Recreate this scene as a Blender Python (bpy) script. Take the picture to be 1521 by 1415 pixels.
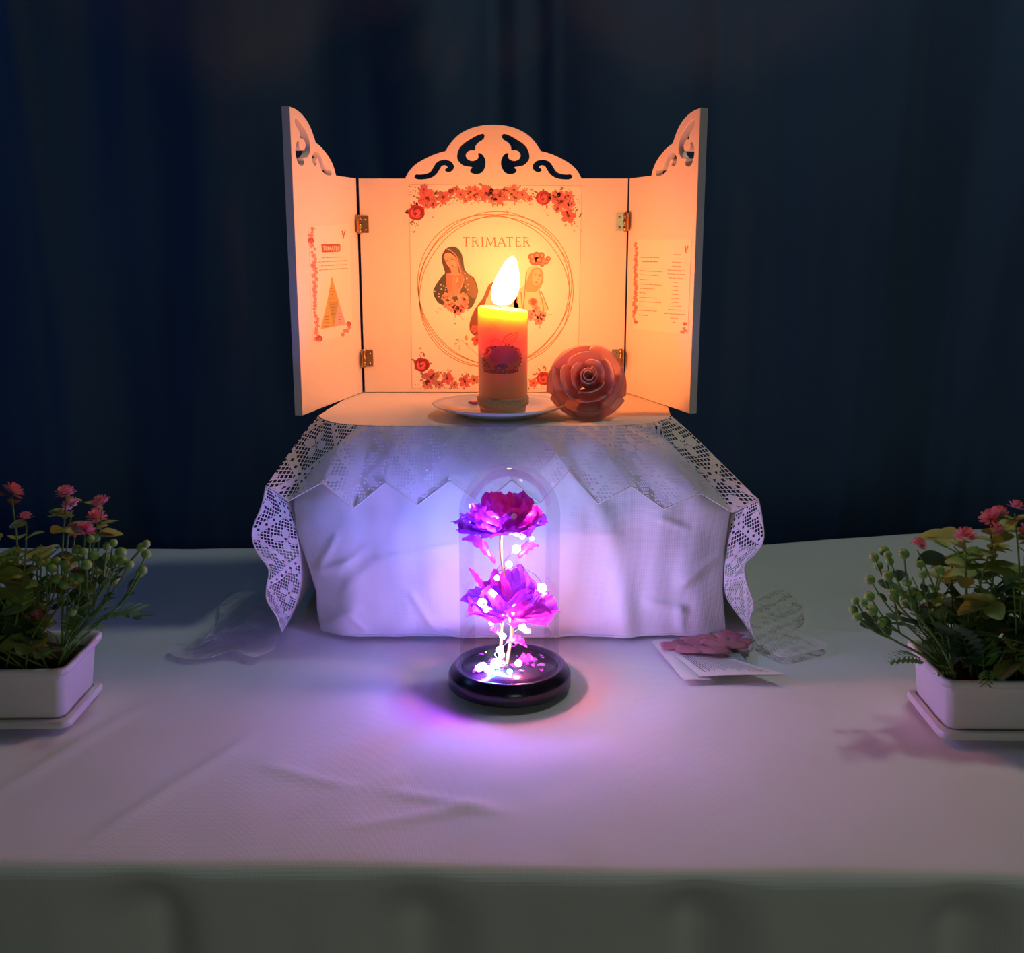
import bpy, bmesh, math, random
from mathutils import Vector, Matrix, noise
random.seed(7)
PI = math.pi
for o in list(bpy.data.objects): bpy.data.objects.remove(o)
SC = bpy.context.scene
COL = SC.collection

# ------------------------------------------------------------------ camera
F, PITCH = 1600.0, math.radians(12.5)
CAM = Vector((0, -.955, .413))
cd = bpy.data.cameras.new('camera'); cam = bpy.data.objects.new('camera', cd); COL.objects.link(cam)
cam.location = CAM; cam.rotation_euler = (PI/2 - PITCH, 0, 0)
cd.sensor_fit = 'HORIZONTAL'; cd.sensor_width = 36; cd.lens = F/1521*36
cd.clip_start = .02
cd.dof.use_dof = True; cd.dof.focus_distance = 1.15; cd.dof.aperture_fstop = 13
SC.camera = cam
# ------------------------------------------------------------------ world, light, exposure
SC.view_settings.view_transform = 'Standard'; SC.view_settings.look = 'None'
SC.view_settings.gamma = 1; SC.view_settings.use_curve_mapping = False
SC.view_settings.exposure = 0.0
wd = bpy.data.worlds.new('world'); SC.world = wd; wd.use_nodes = True
wd.node_tree.nodes['Background'].inputs[0].default_value = (.42, .55, .62, 1)
wd.node_tree.nodes['Background'].inputs[1].default_value = .010
def area(name, loc, target, size, power, col):
    l = bpy.data.lights.new(name, 'AREA'); l.shape = 'DISK'; l.size = size; l.energy = power; l.color = col
    o = bpy.data.objects.new(name, l); COL.objects.link(o); o.location = loc
    o.rotation_euler = (Vector(target) - Vector(loc)).to_track_quat('-Z', 'Y').to_euler(); return o
area('ceiling_lamp', (.46, .24, 1.5), (.1, -.15, 0), .14, 2.75, (.86, 1, .90))
area('room_lamp', (.35, -2.0, .55), (0, -.2, 0), .5, 2.1, (.90, 1, .80))
area('blue_side_light', (-1.45, .16, 1.0), (-.85, .6, .35), .4, 1.15, (.12, .34, 1))  # unseen blue source, added to brighten the left of the curtain; no window there
FLAME_S, LED_S = 255.0, 1.2
SC.cycles.max_bounces = 10; SC.cycles.transparent_max_bounces = 24
SC.cycles.use_denoising = True
SC.cycles.sample_clamp_indirect = 4

# ------------------------------------------------------------------ helpers
FW = Vector((0, math.cos(PITCH), -math.sin(PITCH))); UP = Vector((0, math.sin(PITCH), math.cos(PITCH)))
def ray(px, py): return Vector(((px-760.5)/F, 0, 0)) + FW + UP*(-(py-707.5)/F)
def Pz(px, py, z=0.0):                      # measured photo point on a horizontal plane
    d = ray(px, py); return CAM + d*((z-CAM.z)/d.z)
def Py(px, py, y):                          # measured photo point on a plane facing the room
    d = ray(px, py); return CAM + d*((y-CAM.y)/d.y)
def Pp(px, py, p0, n):
    d = ray(px, py); return CAM + d*((p0-CAM).dot(n)/d.dot(n))
ORG = {}
def thing(name, label, cat, loc=(0,0,0), group=None):
    o = bpy.data.objects.new(name, None); COL.objects.link(o); o.location = loc; o.empty_display_size = .02
    o['label'] = label; o['category'] = cat
    if group: o['group'] = group
    ORG[o] = Vector(loc); return o
def link(name, me, parent=None, org=None, label=None):
    o = bpy.data.objects.new(name, me); COL.objects.link(o)
    p = ORG[parent] if parent else Vector((0,0,0))
    org = Vector(org) if org is not None else p
    o.location = org - p
    if parent: o.parent = parent
    if label: o['label'] = label
    ORG[o] = org; return o
def obj(name, verts, faces, mat, parent=None, smooth=True, cols=None, uvs=None, label=None):
    p = ORG[parent] if parent else Vector((0,0,0))
    me = bpy.data.meshes.new(name)
    me.from_pydata([Vector(v)-p for v in verts], [], faces)
    if mat: me.materials.append(mat)
    if smooth: me.polygons.foreach_set('use_smooth', [True]*len(me.polygons))
    if cols is not None:
        a = me.color_attributes.new('Col', 'FLOAT_COLOR', 'CORNER')
        k = 0
        for f, c in zip(me.polygons, cols):
            for _ in f.loop_indices: a.data[k].color = (*c, 1); k += 1
    if uvs is not None:
        u = me.uv_layers.new(name='UVMap')
        for lp in me.loops: u.data[lp.index].uv = uvs[lp.vertex_index]
    me.update()
    return link(name, me, parent, label=label)
class MB:
    def __init__(s): s.v=[]; s.f=[]
    def add(s, v, f):
        n=len(s.v); s.v += [Vector(x) for x in v]; s.f += [tuple(i+n for i in q) for q in f]; return s
    def grid(s, fn, nu, nv, closeu=False):
        v=[fn(i/nu, j/nv) for j in range(nv+1) for i in range(nu if closeu else nu+1)]
        w = nu if closeu else nu+1
        f=[]
        for j in range(nv):
            for i in range(nu):
                a=j*w+i; b=j*w+(i+1)%w; f.append((a,b,b+w,a+w))
        return s.add(v,f)
    def lathe(s, prof, c, n=48, caps=True):
        c=Vector(c)
        v=[c+Vector((r*math.cos(2*PI*i/n), r*math.sin(2*PI*i/n), z)) for r,z in prof for i in range(n)]
        f=[(j*n+i, j*n+(i+1)%n, (j+1)*n+(i+1)%n, (j+1)*n+i) for j in range(len(prof)-1) for i in range(n)]
        if caps:
            f.append(tuple(range(n-1,-1,-1))); f.append(tuple((len(prof)-1)*n+i for i in range(n)))
        return s.add(v,f)
    def tube(s, pts, r, n=6, taper=None):
        pts=[Vector(p) for p in pts]; m=len(pts); v=[]; prev=None
        for i,p in enumerate(pts):
            t=(pts[min(i+1,m-1)]-pts[max(i-1,0)]).normalized()
            a = t.orthogonal().normalized() if prev is None else (prev-t*prev.dot(t)).normalized()
            prev=a; b=t.cross(a)
            rr = r if taper is None else r*(1+(taper-1)*i/(m-1))
            v += [p+(a*math.cos(2*PI*k/n)+b*math.sin(2*PI*k/n))*rr for k in range(n)]
        f=[(j*n+i, j*n+(i+1)%n,(j+1)*n+(i+1)%n,(j+1)*n+i) for j in range(m-1) for i in range(n)]
        f += [tuple(range(n-1,-1,-1)), tuple((m-1)*n+i for i in range(n))]
        return s.add(v,f)
    def box(s, c, d):
        c=Vector(c); h=Vector(d)/2
        v=[c+Vector((x*h.x,y*h.y,z*h.z)) for x in(-1,1) for y in(-1,1) for z in(-1,1)]
        return s.add(v,[(0,1,3,2),(4,6,7,5),(0,4,5,1),(2,3,7,6),(0,2,6,4),(1,5,7,3)])
    def ball(s, c, r, n=8, m=6, sq=(1,1,1)):
        c=Vector(c)
        v=[c+Vector((0,0,r*sq[2]))]
        for j in range(1,m):
            t=PI*j/m
            v+=[c+Vector((r*sq[0]*math.sin(t)*math.cos(2*PI*i/n), r*sq[1]*math.sin(t)*math.sin(2*PI*i/n), r*sq[2]*math.cos(t))) for i in range(n)]
        v.append(c-Vector((0,0,r*sq[2])))
        f=[(0,1+i,1+(i+1)%n) for i in range(n)]
        for j in range(m-2):
            for i in range(n):
                a=1+j*n+i; b=1+j*n+(i+1)%n; f.append((a,a+n,b+n,b))
        L=len(v)-1; k=1+(m-2)*n
        f+=[(L,k+(i+1)%n,k+i) for i in range(n)]
        return s.add(v,f)
    def build(s, name, mat, parent=None, smooth=True, label=None): return obj(name, s.v, s.f, mat, parent, smooth, label=label)
def cr(pts, n=6, closed=False):             # Catmull-Rom through measured points
    pts=[Vector(p) for p in pts]; out=[]; m=len(pts)
    for i in range(m if closed else m-1):
        if closed: p0,p1,p2,p3=pts[i-1],pts[i],pts[(i+1)%m],pts[(i+2)%m]
        else: p0,p1,p2,p3=pts[max(i-1,0)],pts[i],pts[i+1],pts[min(i+2,m-1)]
        for k in range(n):
            t=k/n
            out.append(.5*((2*p1)+(p2-p0)*t+(2*p0-5*p1+4*p2-p3)*t*t+(3*p1-p0-3*p2+p3)*t**3))
    if not closed: out.append(pts[-1])
    return out
def interp(tab, x):                          # piecewise linear table
    if x<=tab[0][0]: return tab[0][1]
    for (a,b),(c,d) in zip(tab,tab[1:]):
        if x<=c: return b+(d-b)*(x-a)/(c-a)
    return tab[-1][1]
def lerp(a,b,t): return a+(b-a)*t
def sstep(a,b,x):
    t=max(0,min(1,(x-a)/(b-a))); return t*t*(3-2*t)
def nz(x,y,z=0): return noise.noise(Vector((x,y,z)))

# ------------------------------------------------------------------ materials
def mat(name, col, rough=.6, noise_s=None, noise_a=.12, bump=0, bump_s=300, **kw):
    m=bpy.data.materials.new(name); m.use_nodes=True; nt=m.node_tree; b=nt.nodes['Principled BSDF']
    b.inputs['Base Color'].default_value=(*col,1); b.inputs['Roughness'].default_value=rough
    for k,v in kw.items(): b.inputs[k.replace('_',' ')].default_value=v
    tc=nt.nodes.new('ShaderNodeTexCoord')
    if noise_s:
        n=nt.nodes.new('ShaderNodeTexNoise'); n.inputs['Scale'].default_value=noise_s; n.inputs['Detail'].default_value=4
        nt.links.new(tc.outputs['Object'], n.inputs['Vector'])
        mx=nt.nodes.new('ShaderNodeMix'); mx.data_type='RGBA'
        mx.inputs[6].default_value=(*[c*(1-noise_a) for c in col],1); mx.inputs[7].default_value=(*[min(1,c*(1+noise_a)) for c in col],1)
        nt.links.new(n.outputs['Fac'], mx.inputs[0]); nt.links.new(mx.outputs[2], b.inputs['Base Color'])
    if bump:
        n=nt.nodes.new('ShaderNodeTexNoise'); n.inputs['Scale'].default_value=bump_s; n.inputs['Detail'].default_value=3
        nt.links.new(tc.outputs['Object'], n.inputs['Vector'])
        bp=nt.nodes.new('ShaderNodeBump'); bp.inputs['Strength'].default_value=bump; bp.inputs['Distance'].default_value=.001
        nt.links.new(n.outputs['Fac'], bp.inputs['Height']); nt.links.new(bp.outputs[0], b.inputs['Normal'])
    return m
def leafmat(name, col, noise_s=60, trans=.3, rough=.5, noise_a=.35):
    m=mat(name, col, rough, noise_s, noise_a); nt=m.node_tree; b=nt.nodes['Principled BSDF']
    t=nt.nodes.new('ShaderNodeBsdfTranslucent'); t.inputs[0].default_value=(*col,1)
    x=nt.nodes.new('ShaderNodeMixShader'); x.inputs[0].default_value=trans
    nt.links.new(b.outputs[0],x.inputs[1]); nt.links.new(t.outputs[0],x.inputs[2])
    nt.links.new(x.outputs[0], nt.nodes['Material Output'].inputs[0]); return m
def glow(name, col, s):
    m=bpy.data.materials.new(name); m.use_nodes=True; nt=m.node_tree; nt.nodes.clear()
    e=nt.nodes.new('ShaderNodeEmission'); e.inputs[0].default_value=(*col,1); e.inputs[1].default_value=s
    o=nt.nodes.new('ShaderNodeOutputMaterial'); nt.links.new(e.outputs[0],o.inputs[0]); return m
def cloth_mat(name, col, weave=1500, trans=.0, rough=.9):
    m=mat(name, col, rough, 9, .05); nt=m.node_tree; b=nt.nodes['Principled BSDF']
    b.inputs['Sheen Weight'].default_value=.15
    tc=nt.nodes.new('ShaderNodeTexCoord'); hs=[]
    for d in ('X','Y','Z'):
        w=nt.nodes.new('ShaderNodeTexWave'); w.bands_direction=d; w.inputs['Scale'].default_value=weave/10; w.inputs['Distortion'].default_value=.6
        nt.links.new(tc.outputs['Object'],w.inputs['Vector']); hs.append(w.outputs['Fac'])
    a=nt.nodes.new('ShaderNodeMath'); nt.links.new(hs[0],a.inputs[0]); nt.links.new(hs[1],a.inputs[1])
    a2=nt.nodes.new('ShaderNodeMath'); nt.links.new(a.outputs[0],a2.inputs[0]); nt.links.new(hs[2],a2.inputs[1])
    bp=nt.nodes.new('ShaderNodeBump'); bp.inputs['Strength'].default_value=.12; bp.inputs['Distance'].default_value=.0006
    nt.links.new(a2.outputs[0],bp.inputs['Height']); nt.links.new(bp.outputs[0],b.inputs['Normal'])
    if trans:
        t=nt.nodes.new('ShaderNodeBsdfTranslucent'); t.inputs[0].default_value=(*col,1)
        x=nt.nodes.new('ShaderNodeMixShader'); x.inputs[0].default_value=trans
        nt.links.new(b.outputs[0],x.inputs[1]); nt.links.new(t.outputs[0],x.inputs[2])
        nt.links.new(x.outputs[0], nt.nodes['Material Output'].inputs[0])
    return m
def lace_mat(name, P=.066, cell=.0034):
    m=bpy.data.materials.new(name); m.use_nodes=True; nt=m.node_tree; b=nt.nodes['Principled BSDF']
    b.inputs['Base Color'].default_value=(.86,.83,.80,1); b.inputs['Roughness'].default_value=.9
    uv=nt.nodes.new('ShaderNodeUVMap'); uv.uv_map='UVMap'; sp=nt.nodes.new('ShaderNodeSeparateXYZ'); nt.links.new(uv.outputs[0],sp.inputs[0])
    def M(op,a,b_=0.0,c=None):
        n=nt.nodes.new('ShaderNodeMath'); n.operation=op
        for i,v in enumerate((a,b_)+((c,) if c is not None else ())):
            if isinstance(v,(int,float)): n.inputs[i].default_value=v
            else: nt.links.new(v,n.inputs[i])
        return n.outputs[0]
    U,V=sp.outputs[0],sp.outputs[1]
    a=M('DIVIDE',M('ADD',U,V),P); c=M('DIVIDE',M('SUBTRACT',U,V),P)
    da=M('ABSOLUTE',M('SUBTRACT',M('FRACT',a),.5)); dc=M('ABSOLUTE',M('SUBTRACT',M('FRACT',c),.5))   # .5 at lattice line
    line=M('GREATER_THAN',M('MAXIMUM',da,dc),.425)
    fa=M('SUBTRACT',M('FRACT',a),.5); fc=M('SUBTRACT',M('FRACT',c),.5)
    # four-petal motif: petals along u and v inside each diamond
    r=M('SQRT',M('ADD',M('MULTIPLY',fa,fa),M('MULTIPLY',fc,fc)))
    th=M('ARCTAN2',fa,fc)
    pet=M('MULTIPLY',M('ABSOLUTE',M('SINE',M('MULTIPLY',th,2))),.30)
    motif=M('MULTIPLY',M('LESS_THAN',r,pet),M('GREATER_THAN',r,.05))
    solid=M('MAXIMUM',line,motif)
    hu=M('GREATER_THAN',M('FRACT',M('DIVIDE',U,cell)),.30); hv=M('GREATER_THAN',M('FRACT',M('DIVIDE',V,cell*1.15)),.30)
    hole=M('MULTIPLY',M('MULTIPLY',hu,hv),M('SUBTRACT',1.0,solid))
    # small eyelets along the lattice bands
    eu=M('GREATER_THAN',M('FRACT',M('DIVIDE',U,cell*2)),.62); ev=M('GREATER_THAN',M('FRACT',M('DIVIDE',V,cell*2)),.62)
    inner=M('GREATER_THAN',M('MAXIMUM',da,dc),.455)
    eye=M('MULTIPLY',M('MULTIPLY',eu,ev),inner)
    hole=M('MAXIMUM',hole,eye)
    tr=nt.nodes.new('ShaderNodeBsdfTransparent'); tl=nt.nodes.new('ShaderNodeBsdfTranslucent'); tl.inputs[0].default_value=(.86,.83,.8,1)
    x1=nt.nodes.new('ShaderNodeMixShader'); x1.inputs[0].default_value=.22
    nt.links.new(b.outputs[0],x1.inputs[1]); nt.links.new(tl.outputs[0],x1.inputs[2])
    x2=nt.nodes.new('ShaderNodeMixShader'); nt.links.new(hole,x2.inputs[0]); nt.links.new(x1.outputs[0],x2.inputs[1]); nt.links.new(tr.outputs[0],x2.inputs[2])
    nt.links.new(x2.outputs[0], nt.nodes['Material Output'].inputs[0]); return m
def print_mat(name):
    m=mat(name,(1,1,1),.45); nt=m.node_tree; v=nt.nodes.new('ShaderNodeVertexColor'); v.layer_name='Col'
    n=nt.nodes.new('ShaderNodeTexNoise'); n.inputs['Scale'].default_value=900
    mx=nt.nodes.new('ShaderNodeMix'); mx.data_type='RGBA'; mx.blend_type='MULTIPLY'; mx.inputs[0].default_value=.25
    nt.links.new(v.outputs[0],mx.inputs[6]); nt.links.new(n.outputs['Fac'],mx.inputs[7])
    nt.links.new(mx.outputs[2],nt.nodes['Principled BSDF'].inputs['Base Color']); return m
M_label=print_mat('label_ink'); _nt=M_label.node_tree; _t=_nt.nodes.new('ShaderNodeBsdfTransparent'); _x=_nt.nodes.new('ShaderNodeMixShader'); _x.inputs[0].default_value=.45
_nt.links.new(_nt.nodes['Principled BSDF'].outputs[0],_x.inputs[1]); _nt.links.new(_t.outputs[0],_x.inputs[2]); _nt.links.new(_x.outputs[0],_nt.nodes['Material Output'].inputs[0])
M_table = cloth_mat('white_table_linen',(.80,.79,.78),1600)
M_drape = cloth_mat('white_box_cotton',(.82,.82,.84),1800,trans=.08)
M_linen = cloth_mat('runner_linen',(.80,.74,.68),1300)
M_lace = lace_mat('filet_lace')
M_curt = cloth_mat('navy_curtain',(.020,.056,.135),1200,rough=.75)
M_panel = mat('white_painted_board',(.84,.79,.75),.5,120,.03,bump=.12,bump_s=500)
M_paper = mat('print_paper',(.90,.86,.80),.4,80,.02)
M_print = print_mat('printed_ink')
M_brass = mat('aged_brass',(.55,.36,.18),.3,400,.3,Metallic=1.0)
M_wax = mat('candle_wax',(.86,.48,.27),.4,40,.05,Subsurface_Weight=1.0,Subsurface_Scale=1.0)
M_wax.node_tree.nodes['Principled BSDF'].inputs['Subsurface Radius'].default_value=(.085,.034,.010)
M_flame = glow('candle_flame',(1,.250,.058),FLAME_S)
M_wick = mat('burnt_wick',(.03,.02,.015),.9,200)
M_porc = mat('white_porcelain',(.80,.79,.80),.18,20,.02)
M_foam = leafmat('pink_foam_petal',(.95,.62,.59),40,.5,.45,.08)
M_base = mat('black_gloss_plastic',(.012,.012,.016),.22,60,.3)
M_foil = leafmat('magenta_foil',(.80,.05,.62),120,.45,.18,.3)
M_foil2 = leafmat('violet_foil',(.45,.03,.62),120,.45,.18,.3)
M_gold = mat('gold_foil_stem',(.85,.55,.15),.3,100,.2,Metallic=.8)
M_wire = mat('silver_wire',(.7,.7,.75),.25,100,.1,Metallic=1.0)
M_pot = mat('white_planter_plastic',(.72,.70,.68),.5,30,.04)
M_soil = mat('dark_soil',(.02,.015,.012),.95,150,.5,bump=.6,bump_s=250)
M_leafy = leafmat('yellow_green_leaf',(.36,.46,.11)); M_fern = leafmat('fern_green',(.15,.33,.07))
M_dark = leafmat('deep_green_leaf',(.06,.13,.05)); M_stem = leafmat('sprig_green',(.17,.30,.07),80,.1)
M_berry = leafmat('green_berry',(.24,.42,.09),90,.12,.4); M_bloom = leafmat('pink_blossom',(.88,.30,.37),90,.25,.7,.2)
M_dry = leafmat('russet_leaf',(.20,.10,.05))
M_felt = mat('dusty_rose_felt',(.42,.16,.18),.9,60,.15,bump=.3,bump_s=400)
M_floor = mat('grey_floor_tile',(.16,.16,.16),.6,3,.1)
M_pink = mat('plate_decal_pink',(.70,.08,.16),.3,50,.1)
def glass_mat():
    m=bpy.data.materials.new('thin_clear_glass'); m.use_nodes=True; nt=m.node_tree; nt.nodes.clear()
    tr=nt.nodes.new('ShaderNodeBsdfTransparent'); tr.inputs[0].default_value=(.97,.97,.98,1)
    g=nt.nodes.new('ShaderNodeBsdfGlossy'); g.inputs['Roughness'].default_value=.03
    df=nt.nodes.new('ShaderNodeBsdfDiffuse'); df.inputs[0].default_value=(.8,.8,.85,1)
    lw=nt.nodes.new('ShaderNodeLayerWeight'); lw.inputs[0].default_value=.25
    rp=nt.nodes.new('ShaderNodeMapRange'); rp.inputs[1].default_value=0; rp.inputs[2].default_value=1; rp.inputs[3].default_value=.02; rp.inputs[4].default_value=.28
    nt.links.new(lw.outputs['Fresnel'],rp.inputs[0])
    x=nt.nodes.new('ShaderNodeMixShader'); nt.links.new(rp.outputs[0],x.inputs[0]); nt.links.new(tr.outputs[0],x.inputs[1]); nt.links.new(g.outputs[0],x.inputs[2])
    pw=nt.nodes.new('ShaderNodeMath'); pw.operation='POWER'; nt.links.new(lw.outputs['Facing'],pw.inputs[0]); pw.inputs[1].default_value=22
    ml=nt.nodes.new('ShaderNodeMath'); ml.operation='MULTIPLY'; nt.links.new(pw.outputs[0],ml.inputs[0]); ml.inputs[1].default_value=.40  # white diffuse rim at grazing angles imitates the bright edge lines of glass
    y=nt.nodes.new('ShaderNodeMixShader'); nt.links.new(ml.outputs[0],y.inputs[0]); nt.links.new(x.outputs[0],y.inputs[1]); nt.links.new(df.outputs[0],y.inputs[2])
    o=nt.nodes.new('ShaderNodeOutputMaterial'); nt.links.new(y.outputs[0],o.inputs[0]); return m
M_glass=glass_mat()

# ------------------------------------------------------------------ setting
f=MB().box((0,-.6,-.77),(5,4,.04)).build('floor',M_floor,smooth=False); f['kind']='structure'
def curtain():
    nu,nv=420,60
    def fn(u,v):
        x=lerp(-1.55,1.55,u); z=lerp(-.74,1.5,v)
        y=.585+.016*math.sin(x*21+2.2*nz(x*1.7,z*.35,3)+.8)+.010*nz(x*9,z*.7,1)+.004*nz(x*22,z*1.6,5)
        y+=.012*nz(x*2,z*2.5,8)
        y-=.012*max(0,1-abs(nz(x*3.1,z*.22,17))*9)+.006*max(0,1-abs(nz(x*6.3+3,z*.5,23))*10)
        return Vector((x,y,z))
    o=MB().grid(fn,nu,nv).build('backdrop_curtain',M_curt)
    o.modifiers.new('thick','SOLIDIFY').thickness=.001
    o['label']='dark navy fabric curtain hanging in soft folds behind the altar table'; o['category']='curtain'
curtain()
# ---- white tablecloth over the long table
YF,YB=-.300,.468
def tablecloth():
    HX=.98; R=.014; DROP=.68
    creases=[((-.30,-.28),(-.22,-.10)),((-.12,-.26),(-.02,-.22)),((-.16,-.24),(-.09,-.17)),((-.10,-.20),(0,-.235)),((.22,-.10),(.45,-.2)),
             ((-.40,-.22),(-.34,-.05)),((.03,-.2),(.05,-.29)),((.30,.20),(.42,.28)),((.32,.16),(.42,.13)),((.40,.05),(.62,.0)),((.5,-.16),(.62,-.28)),((-.2,-.16),(-.12,-.2))]
    def crease(x,y):
        h=0
        for (ax,ay),(bx,by) in creases:
            dx,dy=bx-ax,by-ay; L2=dx*dx+dy*dy
            t=((x-ax)*dx+(y-ay)*dy)/L2
            if -.1<t<1.1:
                d=abs((x-ax)*dy-(y-ay)*dx)/math.sqrt(L2)
                h+=.0016*math.exp(-(d/.006)**2)*sstep(-.1,.2,t)*(1-sstep(.8,1.1,t))
        return h
    def pos(s,t):
        # s across, t along (front negative); beyond the table edge the sheet turns down
        ex=max(0,abs(s)-HX); ef=max(0,YF-t); eb=max(0,t-YB)
        x=max(-HX,min(HX,s)); y=max(YF,min(YB,t))
        e=max(ex,ef,eb)
        z=-.0042+.0016*nz(s*5,t*6)+.0008*nz(s*17,t*13,4)+crease(s,t)
        z+=.030*sstep(.18,.75,s)*sstep(.30,.465,t)
        if e>0:
            th=min(e/R,PI/2); off=R*math.sin(th); dz=R*(1-math.cos(th))+max(0,e-R*PI/2)
            dd=((s+.063+.012*nz(s*3,0,2)+.0935)%.187)-.0935; fold=.012-.030*math.exp(-(dd/.026)**2)+.007*nz(s*13,e*2,6)+.004*nz(s*31,e*3,1)
            g=sstep(.006,.06,e)
            if ef>=ex and ef>=eb: y=YF-off+g*(.014-fold)
            elif eb>=ex: y=YB+off
            if ex>0: x=math.copysign(HX+off*.5+g*.01+.03*ex,s)
            z=z*max(0,1-e/.03)-.0042*min(1,e/.03)-dz
        y+=(.006-.022*max(-.6,min(.6,x)))*(1-sstep(-.28,-.02,y))
        return Vector((x,y,z))
    S=[-HX-DROP+i*(DROP/14) for i in range(14)]+[-HX+i*(2*HX/300) for i in range(301)]+[HX+(i+1)*(DROP/14) for i in range(14)]
    T=[YF-DROP+i*.04 for i in range(15)]
    T+= [YF-.08+i*.004 for i in range(20)]
    n=120; T+=[YF+i*((YB-YF)/n) for i in range(n+1)]
    T+=[YB+.004*i for i in range(1,8)]+[YB+.1+i*.14 for i in range(5)]
    V=[pos(s,t) for t in T for s in S]; w=len(S)
    Fc=[(j*w+i,j*w+i+1,(j+1)*w+i+1,(j+1)*w+i) for j in range(len(T)-1) for i in range(w-1)]
    o=obj('tablecloth',V,Fc,M_table)
    o['label']='wide plain white cloth covering the whole long table and hanging over its front'; o['category']='tablecloth'
tablecloth()

# ------------------------------------------------------------------ white cloth draped over the box
ZT=.2266; YBX=.124
def drape():
    t=thing('box_cover_cloth','plain white cotton cloth draped over the box that carries the shrine','cloth',(0,.2,0))
    Lx=[(632,532),(680,480),(715,450),(745,436),(790,441),(850,461),(880,470),(905,471),(948,480)]
    Rx=[(632,970),(690,1026),(728,1064),(755,1085),(790,1080),(823,1075),(874,1073),(922,1077),(948,1079)]
    cr_=[((555,832),(690,805),2.2,.0022),((575,838),(660,829),2,.0015),((470,850),(500,795),4,.003),((500,850),(545,810),4,.002),((470,850),(515,835),5,.003),
         ((520,915),(545,940),3,.0022),((505,880),(550,840),5,.0016),((610,880),(640,930),5,.003),((640,935),(700,945),4,.003),((830,790),(920,795),2,.0012),((980,770),(1020,785),5,.0025),((1010,870),(1075,820),7,.004),
         ((960,895),(1020,910),7,.004),((1010,900),(1012,945),8,.004),((855,705),(900,770),16,.006),((900,770),(935,945),18,.005),((480,925),(530,905),6,.003),((620,925),(690,915),5,.0015)]
    def front(u,v):
        py=lerp(632,948,v)
        xl,xr=interp(Lx,py),interp(Rx,py); px=lerp(xl,xr,u)
        hem=5*math.sin(u*19+1.0)*sstep(.8,1,v)*.8+3*math.sin(u*41)*sstep(.85,1,v)
        edge=math.sin(PI*u)
        y=YBX-.012*math.sin(PI*v)+.004*nz(px*.012,py*.009,2)+.003*nz(px*.03,py*.02,5)
        y+= -.012*sstep(.55,1,v)*(.4+.6*nz(px*.011,1.3))
        y+=.016*(1-min(1,edge*3.2))**2*sstep(0,.3,v)
        for (ax,ay),(bx,by),wd_,h in cr_:
            dx,dy=bx-ax,by-ay; L=math.hypot(dx,dy); k=((px-ax)*dx+(py-ay)*dy)/L/L
            if -.2<k<1.2:
                d=((px-ax)*dy-(py-ay)*dx)/L
                y-=h*math.exp(-(d/wd_)**2)*sstep(-.2,.15,k)*(1-sstep(.85,1.2,k))
        if v<.02: y=YBX
        p=Py(px,py+hem*(v>.7),y)
        p.z=max(.0012,min(p.z,ZT))
        if v>.999: p.z=.0014
        if v<.001: p.z=ZT-.001
        return p
    nu,nv=150,80
    g=[[front(i/nu,j/nv) for i in range(nu+1)] for j in range(nv+1)]
    m=MB()
    rows=[]
    for j,r in enumerate(g):
        v=j/nv; L,Rr=r[0],r[-1]
        def side(p,sg):
            out=[]
            for q in (1,.78,.56,.36,.2,.1,.04):
                e=Vector((p.x-sg*0.0+ -sg*(.02*(q**.5))*(1 if v>.02 else 0)+sg*.006*nz(q*4,v*3,sg)*sstep(0,.2,v), lerp(p.y,.385,q)+.004*(q<.3)*(0), p.z))
                out.append(e)
            return out
        rows.append(side(L,-1)+r+side(Rr,1)[::-1])
    w=len(rows[0]); V=[p for r in rows for p in r]
    m.add(V,[(j*w+i,(j+1)*w+i,(j+1)*w+i+1,j*w+i+1) for j in range(nv) for i in range(w-1)])
    m.build('hanging_skirt',M_drape,t)
    a,b=g[0][0],g[0][-1]
    def top(u,v): return Vector((lerp(a.x,b.x,u),lerp(YBX,.385,v),ZT-.001+.0006*nz(u*9,v*5)))
    MB().grid(top,40,20).build('top_sheet',M_drape,t)
    # rolled overlocked hem along the bottom edge
    hem=[p+Vector((0,-.0012,.0012)) for p in g[-1][6:-6]]
    MB().tube(hem,.0014,6).build('hem',M_drape,t)
drape()

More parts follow.
